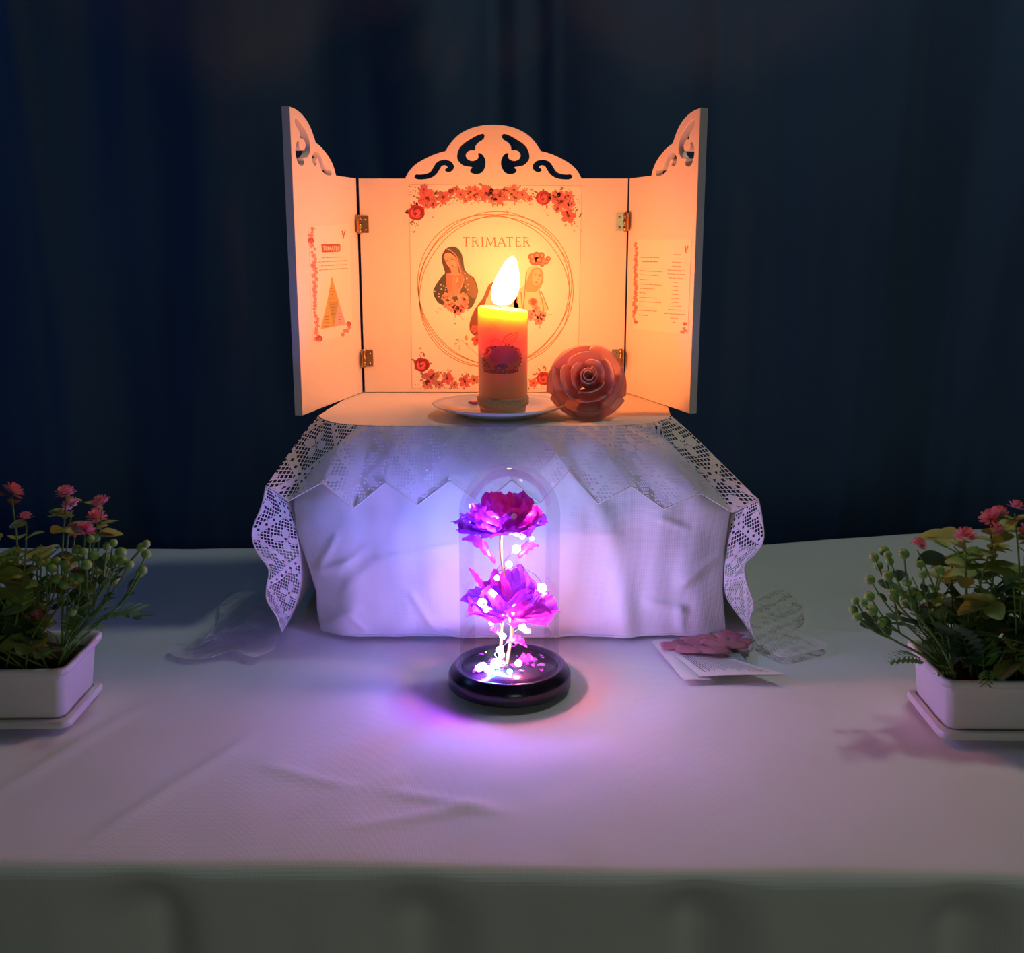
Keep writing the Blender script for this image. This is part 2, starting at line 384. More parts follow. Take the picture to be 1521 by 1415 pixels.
# ------------------------------------------------------------------ lace-bordered runner over the box
YP=.351
def runner():
    t=thing('lace_runner','linen runner with a zigzag filet lace border hanging over the white box','runner',(0,.2,ZT))
    R0l=Py(474,609,.185); R0r=Py(996,609,.185)
    tips=[(395,721),(410,730),(428,744),(478,716),(525,755),(572,716),(620,750),(668,713),(716,750),(760,713),(802,748),(845,700),(888,748),(938,722),(986,756),(1042,733),(1087,760),(1106,750),(1126,741)]
    xs=[p[0] for p in tips]
    NU=288; NV=44
    def bottom(s):
        px=lerp(395,1126,s); return px, interp(tips,px)
    def topp(s):
        x=lerp(R0l.x,R0r.x,s); d=min(s,1-s)*.4
        y=YBX-.009+.066*math.exp(-d/.022)
        return Vector((x,y,ZT+.0012+.0006*nz(x*40,1)))
    W=R0r.x-R0l.x
    V=[];UV=[]
    for j in range(NV+1):
        v=j/NV
        for i in range(NU+1):
            s=i/NU; T=topp(s); px,py=bottom(s)
            yd=.089-.010*math.exp(-min(s,1-s)/.06)+.003*nz(px*.02,2)
            B=Py(px,py,yd)
            p=T.lerp(B,v)
            p.y-=.007*math.sin(PI*min(1,v*1.1))*(1-.3*v)+.0024*nz(px*.025,v*2,7)*v
            p.z+=.004*math.sin(PI*v)*math.exp(-v*2)
            if abs(p.x+.0065)<.158 and p.y>YBX-.004: p.z=max(p.z,ZT+.0008)
            V.append(p); k=lerp(632,py,v); UV.append(((px-525)*.000688+.033, (k-755)*.00074))
    w=NU+1
    o=obj('lace_border',V,[(j*w+i,(j+1)*w+i,(j+1)*w+i+1,j*w+i+1) for j in range(NV) for i in range(NU)],M_lace,t,uvs=UV)
    # thick corded edge on the zigzag
    MB().tube([p+Vector((0,-.0002,0)) for p in V[NV*w:]],.0008,5).build('corded_edge',M_linen,t)
    # linen field on the top of the box
    def top(u,v):
        T=topp(u); bk=Vector((lerp(-.19,.185,u),.372,ZT+.0014))
        p=bk.lerp(T,v); p.z=ZT+.0014+.0007*nz(p.x*60,p.y*40)*(v<.98)
        return p
    MB().grid(top,120,40).build('linen_field',M_linen,t)
    # the ends that fall down the sides of the box
    def end(outer,inner,sg,name):
        O=cr([(p[0],p[1],0) for p in outer],8); I=cr([(p[0],p[1],0) for p in inner],8)
        n=80; NW=14; V=[];UV=[]
        def at(c,k):
            q=k*(len(c)-1); i=min(int(q),len(c)-2); return c[i].lerp(c[i+1],q-i)
        La=[0]
        for j in range(n+1):
            k=j/n; o_,i_=at(O,k),at(I,k)
            for i in range(NW+1):
                u=i/NW
                yd=lerp(.096,.132,u)+.006*math.sin(k*9+u*2)*(u>0)*(1-k)
                p=Py(lerp(o_.x,i_.x,u),lerp(o_.y,i_.y,u),yd); p.z=max(p.z,.0022)
                V.append(p); UV.append((u*.045+sg*.0, k*.20+.012))
        w=NW+1
        obj('lace_end',V,[(j*w+i,(j+1)*w+i,(j+1)*w+i+1,j*w+i+1) for j in range(n) for i in range(NW)],M_lace,t,uvs=UV)
        MB().tube([V[j*w] for j in range(n+1)],.0009,5).build('corded_edge',M_linen,t)
        inn=[V[j*w+NW] for j in range(n+1)]
        def sidef(u,v):
            p=inn[min(n,int(v*n+.5))]
            q=Vector((p.x-sg*.012*u*(1-v)+sg*.004*math.sin(u*8+v*3)*u,lerp(p.y,.34,u),lerp(p.z,max(p.z,0),u)))
            return q
        MB().grid(sidef,14,40).build('linen_end',M_linen,t)
    end([(395,721),(389,750),(375,788),(381,818),(399,845),(396,872),(397,892),(411,915),(418,936)],
        [(428,742),(437,772),(442,800),(446,830),(446,862),(440,892),(430,916),(422,932),(419,943)],-1,'l')
    end([(1126,741),(1131,765),(1134,800),(1122,822),(1106,838),(1108,862),(1119,898),(1113,920),(1121,950)],
        [(1087,758),(1084,790),(1078,830),(1076,860),(1078,885),(1090,905),(1103,922),(1113,938),(1121,952)],1,'r')
    # ends trailing on the table
    def trail(px,holes_scale,name):
        c=cr([(p[0],p[1],0) for p in px],6,True)
        P=[Pz(q.x,q.y,.003) for q in c]; cen=sum(P,Vector())/len(P); m=len(P); V=[];UV=[]
        for j in range(13):
            for p in P:
                q=cen.lerp(p,j/12); q.z=.0022+.0035*abs(nz(q.x*30,q.y*30))*(.4+.6*j/12)+.004*max(0,nz(q.x*14,q.y*22,3))
                V.append(q); UV.append((q.x,q.y))
        obj('trailing_lace',V,[(j*m+i,j*m+(i+1)%m,(j+1)*m+(i+1)%m,(j+1)*m+i) for j in range(12) for i in range(m)],M_lace,t,uvs=UV)
        MB().tube(V[12*m:]+[V[12*m]],.00022,4).build('corded_edge',M_linen,t)
    trail([(419,930),(412,950),(402,966),(378,978),(345,970),(305,977),(275,977),(250,969),(261,957),(290,961),(310,944),(324,926),(329,896),(351,880),(385,882),(415,900)],1,'l')
    trail([(1120,948),(1135,962),(1165,975),(1200,968),(1229,958),(1205,945),(1180,930),(1195,915),(1188,885),(1160,868),(1130,880),(1112,905)],1,'r')
runner()

# ------------------------------------------------------------------ triptych shrine
class Flat:                                   # flat ink shapes collected for one printed sheet
    def __init__(s,mp): s.v=[]; s.f=[]; s.c=[]; s.mp=mp
    def poly(s,pts,col,layer=1):
        n=len(s.v); s.v += [s.mp(x,y,layer) for x,y in pts]; s.f.append(tuple(range(n,n+len(pts)))); s.c.append(col)
    def blob(s,pts,col,layer=1): s.poly([(p.x,p.y) for p in cr([(x,y,0) for x,y in pts],4,True)],col,layer)
    def disc(s,x,y,rx,ry,col,layer=1,n=14,rot=0):
        c,d=math.cos(rot),math.sin(rot)
        s.poly([(x+rx*math.cos(2*PI*k/n)*c-ry*math.sin(2*PI*k/n)*d, y+rx*math.cos(2*PI*k/n)*d+ry*math.sin(2*PI*k/n)*c) for k in range(n)],col,layer)
    def line(s,pts,w,col,layer=1):
        pts=[Vector((x,y)) for x,y in pts]; m=len(pts); a=[];b=[]
        for i,p in enumerate(pts):
            t=(pts[min(i+1,m-1)]-pts[max(i-1,0)]); t.normalize(); n=Vector((-t.y,t.x))*w/2; a.append(p+n); b.append(p-n)
        for i in range(m-1): s.poly([tuple(a[i]),tuple(a[i+1]),tuple(b[i+1]),tuple(b[i])],col,layer)
    def bar(s,x,y,w,h,col,layer=2): s.poly([(x,y),(x+w,y),(x+w,y+h),(x,y+h)],col,layer)
    def flower(s,x,y,r,col,rnd,layer=2,dark=(.16,.01,.02)):
        k0=rnd.random()*6
        for k in range(5):
            a=k0+k*2*PI/5; c=tuple(min(1,q*rnd.uniform(.8,1.2)) for q in col)
            s.disc(x+.58*r*math.cos(a),y+.58*r*math.sin(a),r*.5,r*.42,c,layer+(k%2)*.3,10,a)
            s.line([(x+.2*r*math.cos(a),y+.2*r*math.sin(a)),(x+.85*r*math.cos(a+.15),y+.85*r*math.sin(a+.15))],r*.07,tuple(q*.6 for q in c),layer+.6)
        s.disc(x,y,r*.2,r*.2,dark,layer+.9,8)
    def rose(s,x,y,r,rnd,layer=2,col=(.52,.03,.05)):
        for k in range(6):
            a=k*PI/3+rnd.random()*.5; s.disc(x+.55*r*math.cos(a),y+.5*r*math.sin(a),r*.55,r*.42,tuple(q*rnd.uniform(.55,1.1) for q in col),layer+.03*k,10,a+PI/2)
        for k in range(6):
            rr=r*(.72-.11*k); a=k*2.1+rnd.random()
            s.disc(x+.12*r*math.cos(a),y+.12*r*math.sin(a),rr,rr*.85,tuple(min(1,q*(.50,1.5)[k%2]+(.06 if k%2 else 0)) for q in col),layer+.3+.12*k,12,a)
            s.line([(x+rr*.9*math.cos(a+t*.35),y+rr*.8*math.sin(a+t*.35)) for t in range(6)],r*.06,(.80,.36,.32),layer+.4+.12*k)
    def leafs(s,x,y,r,n,rnd,col=(.45,.30,.20),layer=1.2):
        for _ in range(n):
            a=rnd.random()*2*PI; d=r*rnd.uniform(.6,1.1)
            s.disc(x+d*math.cos(a),y+d*math.sin(a),r*rnd.uniform(.16,.3),r*.1,tuple(q*rnd.uniform(.7,1.3) for q in col),layer,8,a+rnd.uniform(-.5,.5))
    def dots(s,x0,y0,x1,y1,n,rnd,col=(.30,.13,.12),r=.9,layer=1.3):
        for _ in range(n): s.disc(rnd.uniform(x0,x1),rnd.uniform(y0,y1),r*rnd.uniform(.5,1.1),r*rnd.uniform(.5,1),col,layer,6)
    def build(s,name,parent,m=None): return obj(name,s.v,s.f,m or M_print,parent,False,cols=s.c)
LAY=.00006
def fill_board(name,loops,thick,xf,parent,mt):
    """outline + holes (in board coordinates) -> solid board with cut-outs; front face at local depth 0"""
    cu=bpy.data.curves.new(name,'CURVE'); cu.dimensions='2D'; cu.fill_mode='BOTH'; cu.extrude=thick/2-.0006; cu.bevel_depth=.0006; cu.bevel_resolution=1; cu.offset=-.0006
    for lp in loops:
        s=cu.splines.new('POLY'); s.points.add(len(lp)-1)
        for q,p in zip(s.points,lp): q.co=(p[0],p[1],0,1)
        s.use_cyclic_u=True
    tmp=bpy.data.objects.new('tmp',cu); COL.objects.link(tmp)
    dg=bpy.context.evaluated_depsgraph_get(); me=bpy.data.meshes.new_from_object(tmp.evaluated_get(dg),depsgraph=dg)
    bpy.data.objects.remove(tmp); bpy.data.curves.remove(cu)
    p=ORG[parent]
    for v in me.vertices: v.co = xf(v.co.x,v.co.y,v.co.z-thick/2) - p
    me.name=name; me.materials.clear(); me.materials.append(mt); me.polygons.foreach_set('use_smooth',[False]*len(me.polygons)); me.update()
    return link(name,me,parent)
def triptych():
    t=thing('triptych_shrine','white painted three-panel wooden shrine with scroll cut-outs and printed sheets','shrine',(-.02,YP,ZT+.0015))
    ZB=ZT+.0022; X0=Py(733.2,400,YP).x
    def L(px,py): p=Py(px,py,YP); return p.x-X0, p.z-ZB          # board coordinates of the centre panel
    z1=lambda X,Y:(400+X/4.474,150+Y/4.474)
    segs=[[(903,513),(925,470),(960,430),(1010,395),(1080,360),(1130,342),(1170,332)],
          [(1170,332),(1185,308),(1220,260),(1270,215),(1340,180),(1420,161),(1490,157)]]
    half=[]
    for sg in segs:
        half+= [ (p.x,p.y) for p in cr([(*L(*z1(*q)),0) for q in sg],7)][:-1]
    half=[(min(0,u),v) for u,v in half]; apex=(0,half[-1][1]+.0004)
    S1=[(965,497),(972,486),(1000,487),(1040,482),(1070,465),(1090,435),(1105,410),(1130,393),(1165,388),(1200,397),(1222,420),(1227,440),(1215,462),(1190,472),(1168,463),(1172,448),(1184,438),(1168,426),(1145,432),(1130,455),(1110,485),(1075,510),(1030,520),(985,520),(965,510)]
    S2=[(1395,219),(1420,215),(1430,232),(1420,255),(1390,275),(1370,300),(1366,325),(1340,325),(1315,338),(1305,362),(1318,385),(1345,395),(1375,388),(1390,370),(1386,348),(1405,345),(1428,372),(1437,410),(1428,450),(1405,478),(1370,485),(1340,475),(1334,455),(1348,440),(1320,434),(1285,425),(1255,395),(1247,360),(1260,315),(1290,280),(1335,250),(1370,230)]
    holes=[[(p.x,p.y) for p in cr([(*L(*z1(*q)),0) for q in h],4,True)] for h in (S1,S2)]
    HW=L(930,400)[0]; HT=L(733,265)[1]
    mir=lambda pts:[(-u,v) for u,v in pts][::-1]
    outline=[(-HW,0),(HW,0),(HW,HT)]+[(-half[0][0],HT)]+[(-u,v) for u,v in half]+[apex]+half[::-1]+[(half[0][0],HT),(-HW,HT)]
    TH=.009
    fill_board('centre_panel',[outline]+holes+[mir(h) for h in holes],TH,lambda u,v,w:Vector((X0+u,YP-w,ZB+v)),t,M_panel)
    # ---- wings: half of the same outline, swung forward
    def wing(inner,outer,sg):
        e=(outer-inner); e.z=0; W=e.length; e.normalize()
        n=Vector((e.y,-e.x,0)) if sg<0 else Vector((-e.y,e.x,0))   # towards the inside
        if n.dot(CAM-inner)<0: n=-n
        k=W/HW
        wl=[((HW+u)*1.0,v) for u,v in half]       # u from hinge: apex at the outer edge
        sx=lambda pts:[((u)*k,v) for u,v in pts]
        out=sx([(0,0),(HW,0),(HW,apex[1])]+[(HW+u,v) for u,v in half[::-1]]+[(HW+half[0][0],HT),(0,HT)])
        hl=[sx([(HW+u,v) for u,v in h]) for h in holes]
        fill_board('wing_panel',[out]+hl,TH,lambda u,v,w:inner+e*u+n*w+Vector((0,0,v)),t,M_panel)
        return e,n
    li=Py(529,264,YP); li.z=ZB; lo=Pz(449.7,617,ZB)
    ri=Py(935,266,YP); ri.z=ZB; ro=Pz(1023.7,614,ZB)
    le,ln=wing(li,lo,-1); re,rn=wing(ri,ro,1)
    # ---- hinges
    def hinge(px,py,e,n,sg):
        c=Py(px,py,YP-.002); h=MB().tube([c+Vector((0,-.001,-.011)),c+Vector((0,-.001,.011))],.0019,8)
        for z in (-.0074,0,.0074): h.tube([c+Vector((0,-.001,z-.0028)),c+Vector((0,-.001,z+.0028))],.0024,8)
        p=h.build('hinge',M_brass,t)
        MB().box(c+Vector((-sg*.0062,.0005,0)),(.009,.0012,.020)).build('hinge_leaf',M_brass,p,False)
        q=c+Vector((sg*.002,0,0))
        d=e*.009; V=[q+n*.002-Vector((0,0,.010)),q+d+n*.002-Vector((0,0,.010)),q+d+n*.002+Vector((0,0,.010)),q+n*.002+Vector((0,0,.010))]
        V+=[v+n*.0012 for v in V]
        obj('hinge_leaf',V,[(0,1,2,3),(7,6,5,4),(0,4,5,1),(1,5,6,2),(2,6,7,3),(3,7,4,0)],M_brass,p,False)
        for zz in (-.006,.006):
            MB().ball(c+Vector((-sg*.0068,-.0006,zz)),.0016,8,5,(1,.5,1)).build('screw',M_brass,p)
    hinge(534,333,le,ln,-1); hinge(541,532,le,ln,-1); hinge(929,330,re,rn,1); hinge(922,531,re,rn,1)
    # ---- printed sheets
    def sheet(corners,p0,n,label,r=7):
        def mp(px,py,layer): return Pp(px,py,p0,n)+n*(.0004+LAY*layer)
        pts=[]
        m=len(corners)
        for i in range(m):
            a,b,c=Vector(corners[i-1]),Vector(corners[i]),Vector(corners[(i+1)%m])
            A=b+(a-b).normalized()*r; B=b+(c-b).normalized()*r
            for k in range(5):
                s=k/4; q=A.lerp(b,s).lerp(b.lerp(B,s),s); pts.append(tuple(q))
        N=len(pts); V=[mp(*q,0) for q in pts]+[mp(*q,-6) for q in pts]
        o=obj('printed_sheet',V,[tuple(range(N))]+[(i,(i+1)%N,(i+1)%N+N,i+N) for i in range(N)],M_paper,t,False,label=label)
        return o,mp
    nC=Vector((0,-1,0))
    sh,mp=sheet([(607,273),(864.5,275.5),(858.5,577.5),(612,577.5)],Vector((0,YP,0)),nC,'printed sheet with TRIMATER title and flower borders on the middle panel',5)
    z5=lambda X,Y:(600+X/4.422,270+Y/4.422)
    rn_=random.Random(3)
    fl=Flat(mp); e=[(607.6,278),(607.6,274.2),(611,273.6),(861,276),(864,276.5),(864,281),(858.2,574),(857,577),(853,577),(615,577),(612.3,576),(612,572),(607.6,278)]
    for p,q in zip(e,e[1:]): fl.line([p,q],.55,(.55,.42,.33),.6)
    fl.build('sheet_border',sh)
    # gold rings
    fl=Flat(mp); gold=(.50,.27,.10)
    for (cx,cy,a,b,ro_) in ((590,712,520,476,.75),(602,716,526,474,-.8),(592,706,514,490,2.0),(604,714,508,486,.05)):
        pts=[]
        for k in range(97):
            th=2*PI*k/96; x=a*math.cos(th); y=b*math.sin(th); pts.append(z5(cx+x*math.cos(ro_)-y*math.sin(ro_),cy+x*math.sin(ro_)+y*math.cos(ro_)))
        fl.line(pts,1.1,gold,1)
    fl.build('gold_rings',sh)
    # title
    fl=Flat(mp); tc=(.42,.20,.08); y0,y1=352.2,365.8; H=y1-y0
    def st(x0,yy0,x1,yy1,w): fl.line([(x0,yy0),(x1,yy1)],w,tc,2)
    def serif(x,y,w=4): st(x-w/2,y,x+w/2,y,.7)
    def Tt(x,w): st(x-w/2,y0+.5,x+w/2,y0+.5,1.1); st(x,y0,x,y1,1.7); serif(x,y1-.3); st(x-w/2,y0,x-w/2,y0+2.2,.8); st(x+w/2,y0,x+w/2,y0+2.2,.8)
    def Rr(x): 
        st(x,y0,x,y1,1.7); serif(x,y1-.3); serif(x,y0+.3)
        fl.line([(x,y0+.5),(x+4,y0+.6),(x+6.2,y0+2.2),(x+6.2,y0+4.6),(x+4,y0+6.4),(x,y0+6.6)],1.1,tc,2); st(x+3,y0+6.5,x+8.2,y1,1.5)
    Tt(692.5,9.5); Rr(702.5); st(716.5,y0,716.5,y1,1.7); serif(716.5,y0+.3); serif(716.5,y1-.3)
    st(722.5,y1,723.5,y0,1.0); st(723.5,y0,729,y1-1,1.6); st(729,y1-1,734.5,y0,1.0); st(734.5,y0,735.5,y1,1.7); serif(722.5,y1-.3); serif(735.5,y1-.3)
    st(739.5,y1,745,y0,.9); st(745,y0,750.5,y1,1.7); st(741.5,y0+9,748.5,y0+9,.8); serif(739.5,y1-.3); serif(750.5,y1-.3)
    Tt(757,9.5); st(767,y0,767,y1,1.7); st(767,y0+.5,773,y0+.5,1); st(767,y0+6.6,772,y0+6.6,.9); st(767,y1-.5,773.5,y1-.5,1); st(773,y0,773,y0+2,.8); st(773.5,y1,773.5,y1-2,.8)
    Rr(778.5)
    fl.build('title_lettering',sh)
    # flower borders
    fl=Flat(mp); pk=(.66,.19,.19); pk2=(.74,.28,.24); gr=(.40,.28,.16)
    Z=lambda X,Y:(600+X/10.107,270+Y/10.107)
    for X,Y,r in ((350,245,14),(590,232,10),(850,190,8),(1000,150,9),(1230,170,12),(1340,250,8),(1080,230,6)):
        x,y=Z(X,Y); fl.flower(x,y,r,pk if r>9 else pk2,rn_); fl.leafs(x,y,r*1.25,7,rn_,gr)
    x,y=Z(300,110); fl.flower(x,y,7,pk,rn_,1.8); x,y=Z(440,330); fl.flower(x,y,7,pk,rn_,1.8); x,y=Z(330,350); fl.flower(x,y,6,pk2,rn_,1.8)
    x,y=Z(190,460); fl.rose(x,y,13,rn_); fl.leafs(x,y,15,9,rn_,(.30,.14,.08)); fl.leafs(*Z(400,500),6,4,rn_,gr); fl.leafs(*Z(160,670),8,6,rn_,(.4,.2,.14))
    Q=lambda X,Y:(730+X/10.107,270+Y/10.107)
    for X,Y,r in ((20,190,9),(125,212,12),(340,120,8),(465,195,8),(340,230,8),(230,130,6),(1050,295,14),(1155,510,11),(1150,210,8),(960,230,9),(1000,400,7),(1200,330,6)):
        x,y=Q(X,Y); fl.flower(x,y,r,pk if r>9 else pk2,rn_); fl.leafs(x,y,r*1.25,7,rn_,gr)
    x,y=Q(780,240); fl.rose(x,y,12,rn_,col=(.58,.04,.06)); fl.leafs(x,y,14,8,rn_,(.30,.14,.08)); fl.leafs(*Q(830,440),6,5,rn_,gr); fl.leafs(*Q(1290,560),8,8,rn_,gr); fl.leafs(*Q(1300,720),6,4,rn_,gr); fl.leafs(*Q(590,170),7,8,rn_,gr); fl.leafs(*Q(210,380),8,5,rn_,gr)
    for k in range(15): xx=rn_.uniform(655,800); fl.flower(xx,rn_.uniform(280,298),rn_.uniform(4,6.5),rn_.choice((pk,pk2,(.72,.22,.2))),rn_,1.4); fl.leafs(xx,298,6,3,rn_,rn_.choice((gr,(.55,.35,.2))))
    fl.dots(608,276,622,294,26,rn_); fl.dots(782,278,796,304,22,rn_); fl.dots(825,276,846,286,16,rn_); fl.dots(850,292,862,312,16,rn_); fl.dots(610,325,622,345,8,rn_,r=.7)
    for X,Y,r in ((180,1285,12),(285,1290,9),(400,1310,9),(460,1300,7),(150,1330,7),(235,1330,6),(330,1330,6),(1050,1150,7)):
        x,y=z5(X,Y); fl.flower(x,y,r,pk if r>8 else pk2,rn_); fl.leafs(x,y,r*1.2,7,rn_,gr)
    x,y=z5(118,1200); fl.rose(x,y,12,rn_); fl.leafs(x,y,14,10,rn_,(.35,.18,.1)); fl.leafs(*z5(95,1120),7,7,rn_,(.4,.2,.14))
    x,y=z5(918,1290); fl.rose(x,y,11,rn_,col=(.58,.04,.06)); fl.leafs(x,y-4,14,12,rn_,gr); fl.leafs(*z5(830,1330),8,8,rn_,gr); fl.flower(*z5(850,1320),7,pk2,rn_)
    fl.dots(614,560,690,577,40,rn_,r=.8); fl.dots(785,560,812,577,16,rn_,r=.8); fl.leafs(*z5(1090,1120),6,5,rn_,gr)
    fl.line([z5(490,1140),z5(430,1090),z5(380,1040),z5(330,1075)],.6,(.6,.35,.2)); fl.leafs(*z5(380,1050),10,10,rn_,(.65,.42,.25))
    fl.build('floral_border',sh)
    # veiled woman, praying (left of the title)
    A=lambda pts:[(630+x/10.88,355+y/10.88) for x,y in pts]
    fl=Flat(mp); teal=(.055,.075,.055); skin=(.72,.46,.34); rob=(.55,.22,.17)
    fl.blob(A([(430,118),(520,130),(590,200),(630,320),(655,480),(720,570),(800,620),(850,720),(872,850),(830,990),(780,1090),(710,1135),(560,1100),(430,1090),(300,1070),(210,1010),(145,860),(200,720),(290,600),(335,550),(310,450),(282,330),(300,230),(350,155)]),teal,1)
    fl.blob(A([(560,300),(640,520),(790,640),(850,800),(830,960),(720,900),(660,760),(600,600),(550,450)]),(.20,.13,.08),1.3)
    fl.blob(A([(350,190),(430,190),(520,260),(560,340),(560,450),(540,560),(430,600),(380,560),(350,450),(320,330),(320,240)]),(.13,.035,.025),1.6)
    fl.blob(A([(360,560),(470,575),(620,570),(640,690),(600,800),(560,900),(420,900),(370,780)]),rob,2)
    fl.blob(A([(430,470),(540,450),(560,540),(600,570),(500,600),(400,570),(440,540)]),(.62,.37,.27),2.3)
    fl.blob(A([(335,240),(400,220),(480,265),(545,340),(545,430),(500,470),(450,482),(400,450),(360,390),(328,310)]),skin,2.6)
    fl.blob(A([(480,300),(545,340),(548,430),(505,470),(470,470),(520,420)]),(.58,.33,.24),2.8)
    for e in ((375,350),(455,325)): x,y=A([e])[0]; fl.disc(x,y,2.6,1.1,(.22,.10,.08),3.1,10); fl.line(A([(e[0]-38,e[1]-22),(e[0],e[1]-36),(e[0]+38,e[1]-30)]),.7,(.25,.12,.09),3.1)
    fl.line(A([(425,340),(425,390),(440,408),(455,400)]),.6,(.45,.24,.18),3.1); fl.disc(*A([(462,436)])[0],2.3,.9,(.55,.12,.12),3.1,10)
    fl.line(A([(345,150),(430,180),(500,240),(545,310),(560,420),(600,540)]),.9,(.80,.45,.38),3)
    fl.blob(A([(455,640),(480,610),(515,640),(530,760),(590,850),(540,910),(470,930),(425,900),(455,800)]),(.60,.32,.23),3)
    fl.line(A([(487,640),(480,800),(470,920)]),.5,(.30,.12,.08),3.3)
    fl.line(A([(540,620),(530,700)]),1.4,(.85,.62,.5),2.9); fl.line(A([(640,640),(600,780),(560,820)]),.9,(.8,.55,.42),2.9); fl.line(A([(420,640),(420,860)]),.8,(.75,.45,.36),2.9)
    for d in ((270,735),(315,755),(280,805),(355,775),(345,820),(240,885),(238,930),(170,845),(710,730),(665,765),(705,815),(690,635),(660,555),(745,560)): fl.disc(*A([d])[0],1.2,1.1,(.75,.62,.5),3,7)
    for X,Y,r in ((410,1060,9),(600,1080,10),(380,930,7),(620,950,8),(330,950,5),(540,1160,7),(660,1000,6),(480,1130,6)): x,y=A([(X,Y)])[0]; fl.flower(x,y,r,(.82,.38,.34),rn_,3.2,(.4,.06,.07)); fl.leafs(x,y,r,4,rn_,(.6,.4,.25),3.1)
    fl.leafs(*A([(540,1300)])[0],7,8,rn_,(.6,.4,.25)); fl.leafs(*A([(230,1150)])[0],4,4,rn_,(.5,.3,.2))
    fl.build('veiled_woman_print',sh)
    # crowned veiled woman (right)
    B=lambda pts:[(760+x/10.88,360+y/10.88) for x,y in pts]
    fl=Flat(mp); cream=(.86,.74,.52); dk=(.62,.25,.13)
    fl.blob(B([(300,390),(400,375),(480,420),(515,520),(500,640),(440,720),(470,850),(560,980),(600,1080),(540,1110),(400,1130),(190,1140),(60,1140),(30,1000),(130,760),(210,680),(220,540),(250,440)]),cream,1)
    for ln_ in ([(240,480),(225,640),(210,860),(180,1120)],[(500,480),(505,620),(440,760),(490,920),(520,1110)],[(470,780),(530,920),(590,1080)],[(150,800),(165,960),(175,1100)],[(100,880),(85,980)]): fl.line(B(ln_),1.4,dk,1.4)
    fl.blob(B([(300,480),(350,420),(440,410),(500,470),(510,570),(470,680),(420,760),(400,790),(240,790),(235,640),(270,560)]),(.78,.38,.20),1.7)
    fl.blob(B([(350,470),(410,430),(465,460),(490,540),(470,640),(420,690),(360,680),(330,600)]),(.82,.57,.36),2)
    for e in ((385,525),(460,540)): x,y=B([e])[0]; fl.disc(x,y,2.2,1.0,(.40,.18,.10),2.4,10); fl.line(B([(e[0]-30,e[1]-25),(e[0]+28,e[1]-30)]),.6,(.45,.2,.1),2.4)
    fl.line(B([(430,540),(435,590),(415,600)]),.6,(.6,.3,.18),2.4); fl.disc(*B([(400,640)])[0],2.4,1.2,(.55,.14,.10),2.4,10)
    fl.blob(B([(270,860),(330,800),(430,830),(470,960),(490,1100),(240,1120),(230,960)]),(.88,.76,.56),1.8)
    fl.blob(B([(300,930),(345,905),(390,930),(400,970),(355,1020),(310,990)]),(.52,.08,.05),2.4); fl.disc(*B([(345,960)])[0],7,6.5,(.80,.36,.2),2.2,12)
    crown=(.58,.13,.08)
    for X,Y,r in ((320,230,5),(400,210,5.5),(480,210,5),(345,300,5.5),(430,280,5.5),(510,300,5),(590,260,3.8),(560,310,4),(490,350,4)): x,y=B([(X,Y)])[0]; fl.disc(x,y,r,r*1.05,tuple(q*rn_.uniform(.8,1.3) for q in crown),2+.02*r,12); fl.disc(x+.8,y,r*.5,r*.5,(.80,.36,.22),2.4,9)
    fl.line(B([(330,360),(420,350),(500,375)]),2.2,(.50,.13,.07),2.5)
    for X,Y,r in ((320,1160,7),(460,1190,8),(390,1070,6),(430,1260,7),(300,1210,5),(510,1160,5)): x,y=B([(X,Y)])[0]; fl.flower(x,y,r,(.84,.42,.34),rn_,3,(.45,.08,.06)); fl.leafs(x,y,r,5,rn_,(.6,.35,.18),2.9)
    fl.line(B([(540,1180),(600,1160),(670,1165)]),.5,(.6,.3,.18)); fl.leafs(*B([(420,1370)])[0],5,6,rn_,(.6,.4,.25))
    fl.build('crowned_woman_print',sh)
    # third figure, mostly behind the candle
    fl=Flat(mp)
    fl.blob([z5(*q) for q in ((660,640),(600,650),(555,680),(520,760),(470,830),(438,900),(430,955),(450,1000),(560,1080),(680,1080),(740,1000),(760,880),(740,760),(710,670))],(.20,.06,.05),1)
    fl.blob([z5(*q) for q in ((640,660),(580,690),(550,760),(520,850),(560,900),(700,900),(720,760),(690,680))],(.86,.76,.62),1.5)
    fl.blob([z5(*q) for q in ((640,700),(600,740),(600,810),(640,850),(680,810),(680,740))],(.78,.52,.38),1.8)
    for ex in (622,660): fl.disc(*z5(ex,760),2.0,.9,(.25,.12,.09),2.3,8); fl.line([z5(ex-14,748),z5(ex+14,746)],.6,(.3,.15,.1),2.3)
    fl.line([z5(641,760),z5(638,790),z5(645,792)],.6,(.5,.28,.2),2.3); fl.disc(*z5(641,812),2.2,.9,(.55,.14,.13),2.3,8)
    for q in ((545,760,530,860),(570,780,560,860)): fl.line([z5(q[0],q[1]),z5(q[2],q[3])],1.3,(.9,.75,.55),1.7)
    for X,Y,r in ((465,965,6),(480,1040,8),(520,1010,8)): x,y=z5(X,Y); fl.flower(x,y,r,(.66,.12,.12),rn_,2)
    fl.build('shrouded_woman_print',sh)
    # left wing sheet: TRIMATER badge, four lines, triangle
    c7=lambda X,Y:(455+X/7.447,325+Y/7.447)
    s2,mp2=sheet([(457.5,335.5),(519,332.5),(523,497),(464.5,508)],li,ln,'printed sheet with coloured triangle on the left wing',4)
    fl=Flat(mp2); tx=(.22,.13,.10)
    fl.poly([c7(160,282),c7(362,278),c7(372,290),c7(372,355),c7(362,362),c7(180,370),c7(170,360)],(.42,.07,.06),1)
    gx=[182,213,240,258,287,313,338]; wh=(.88,.74,.64)
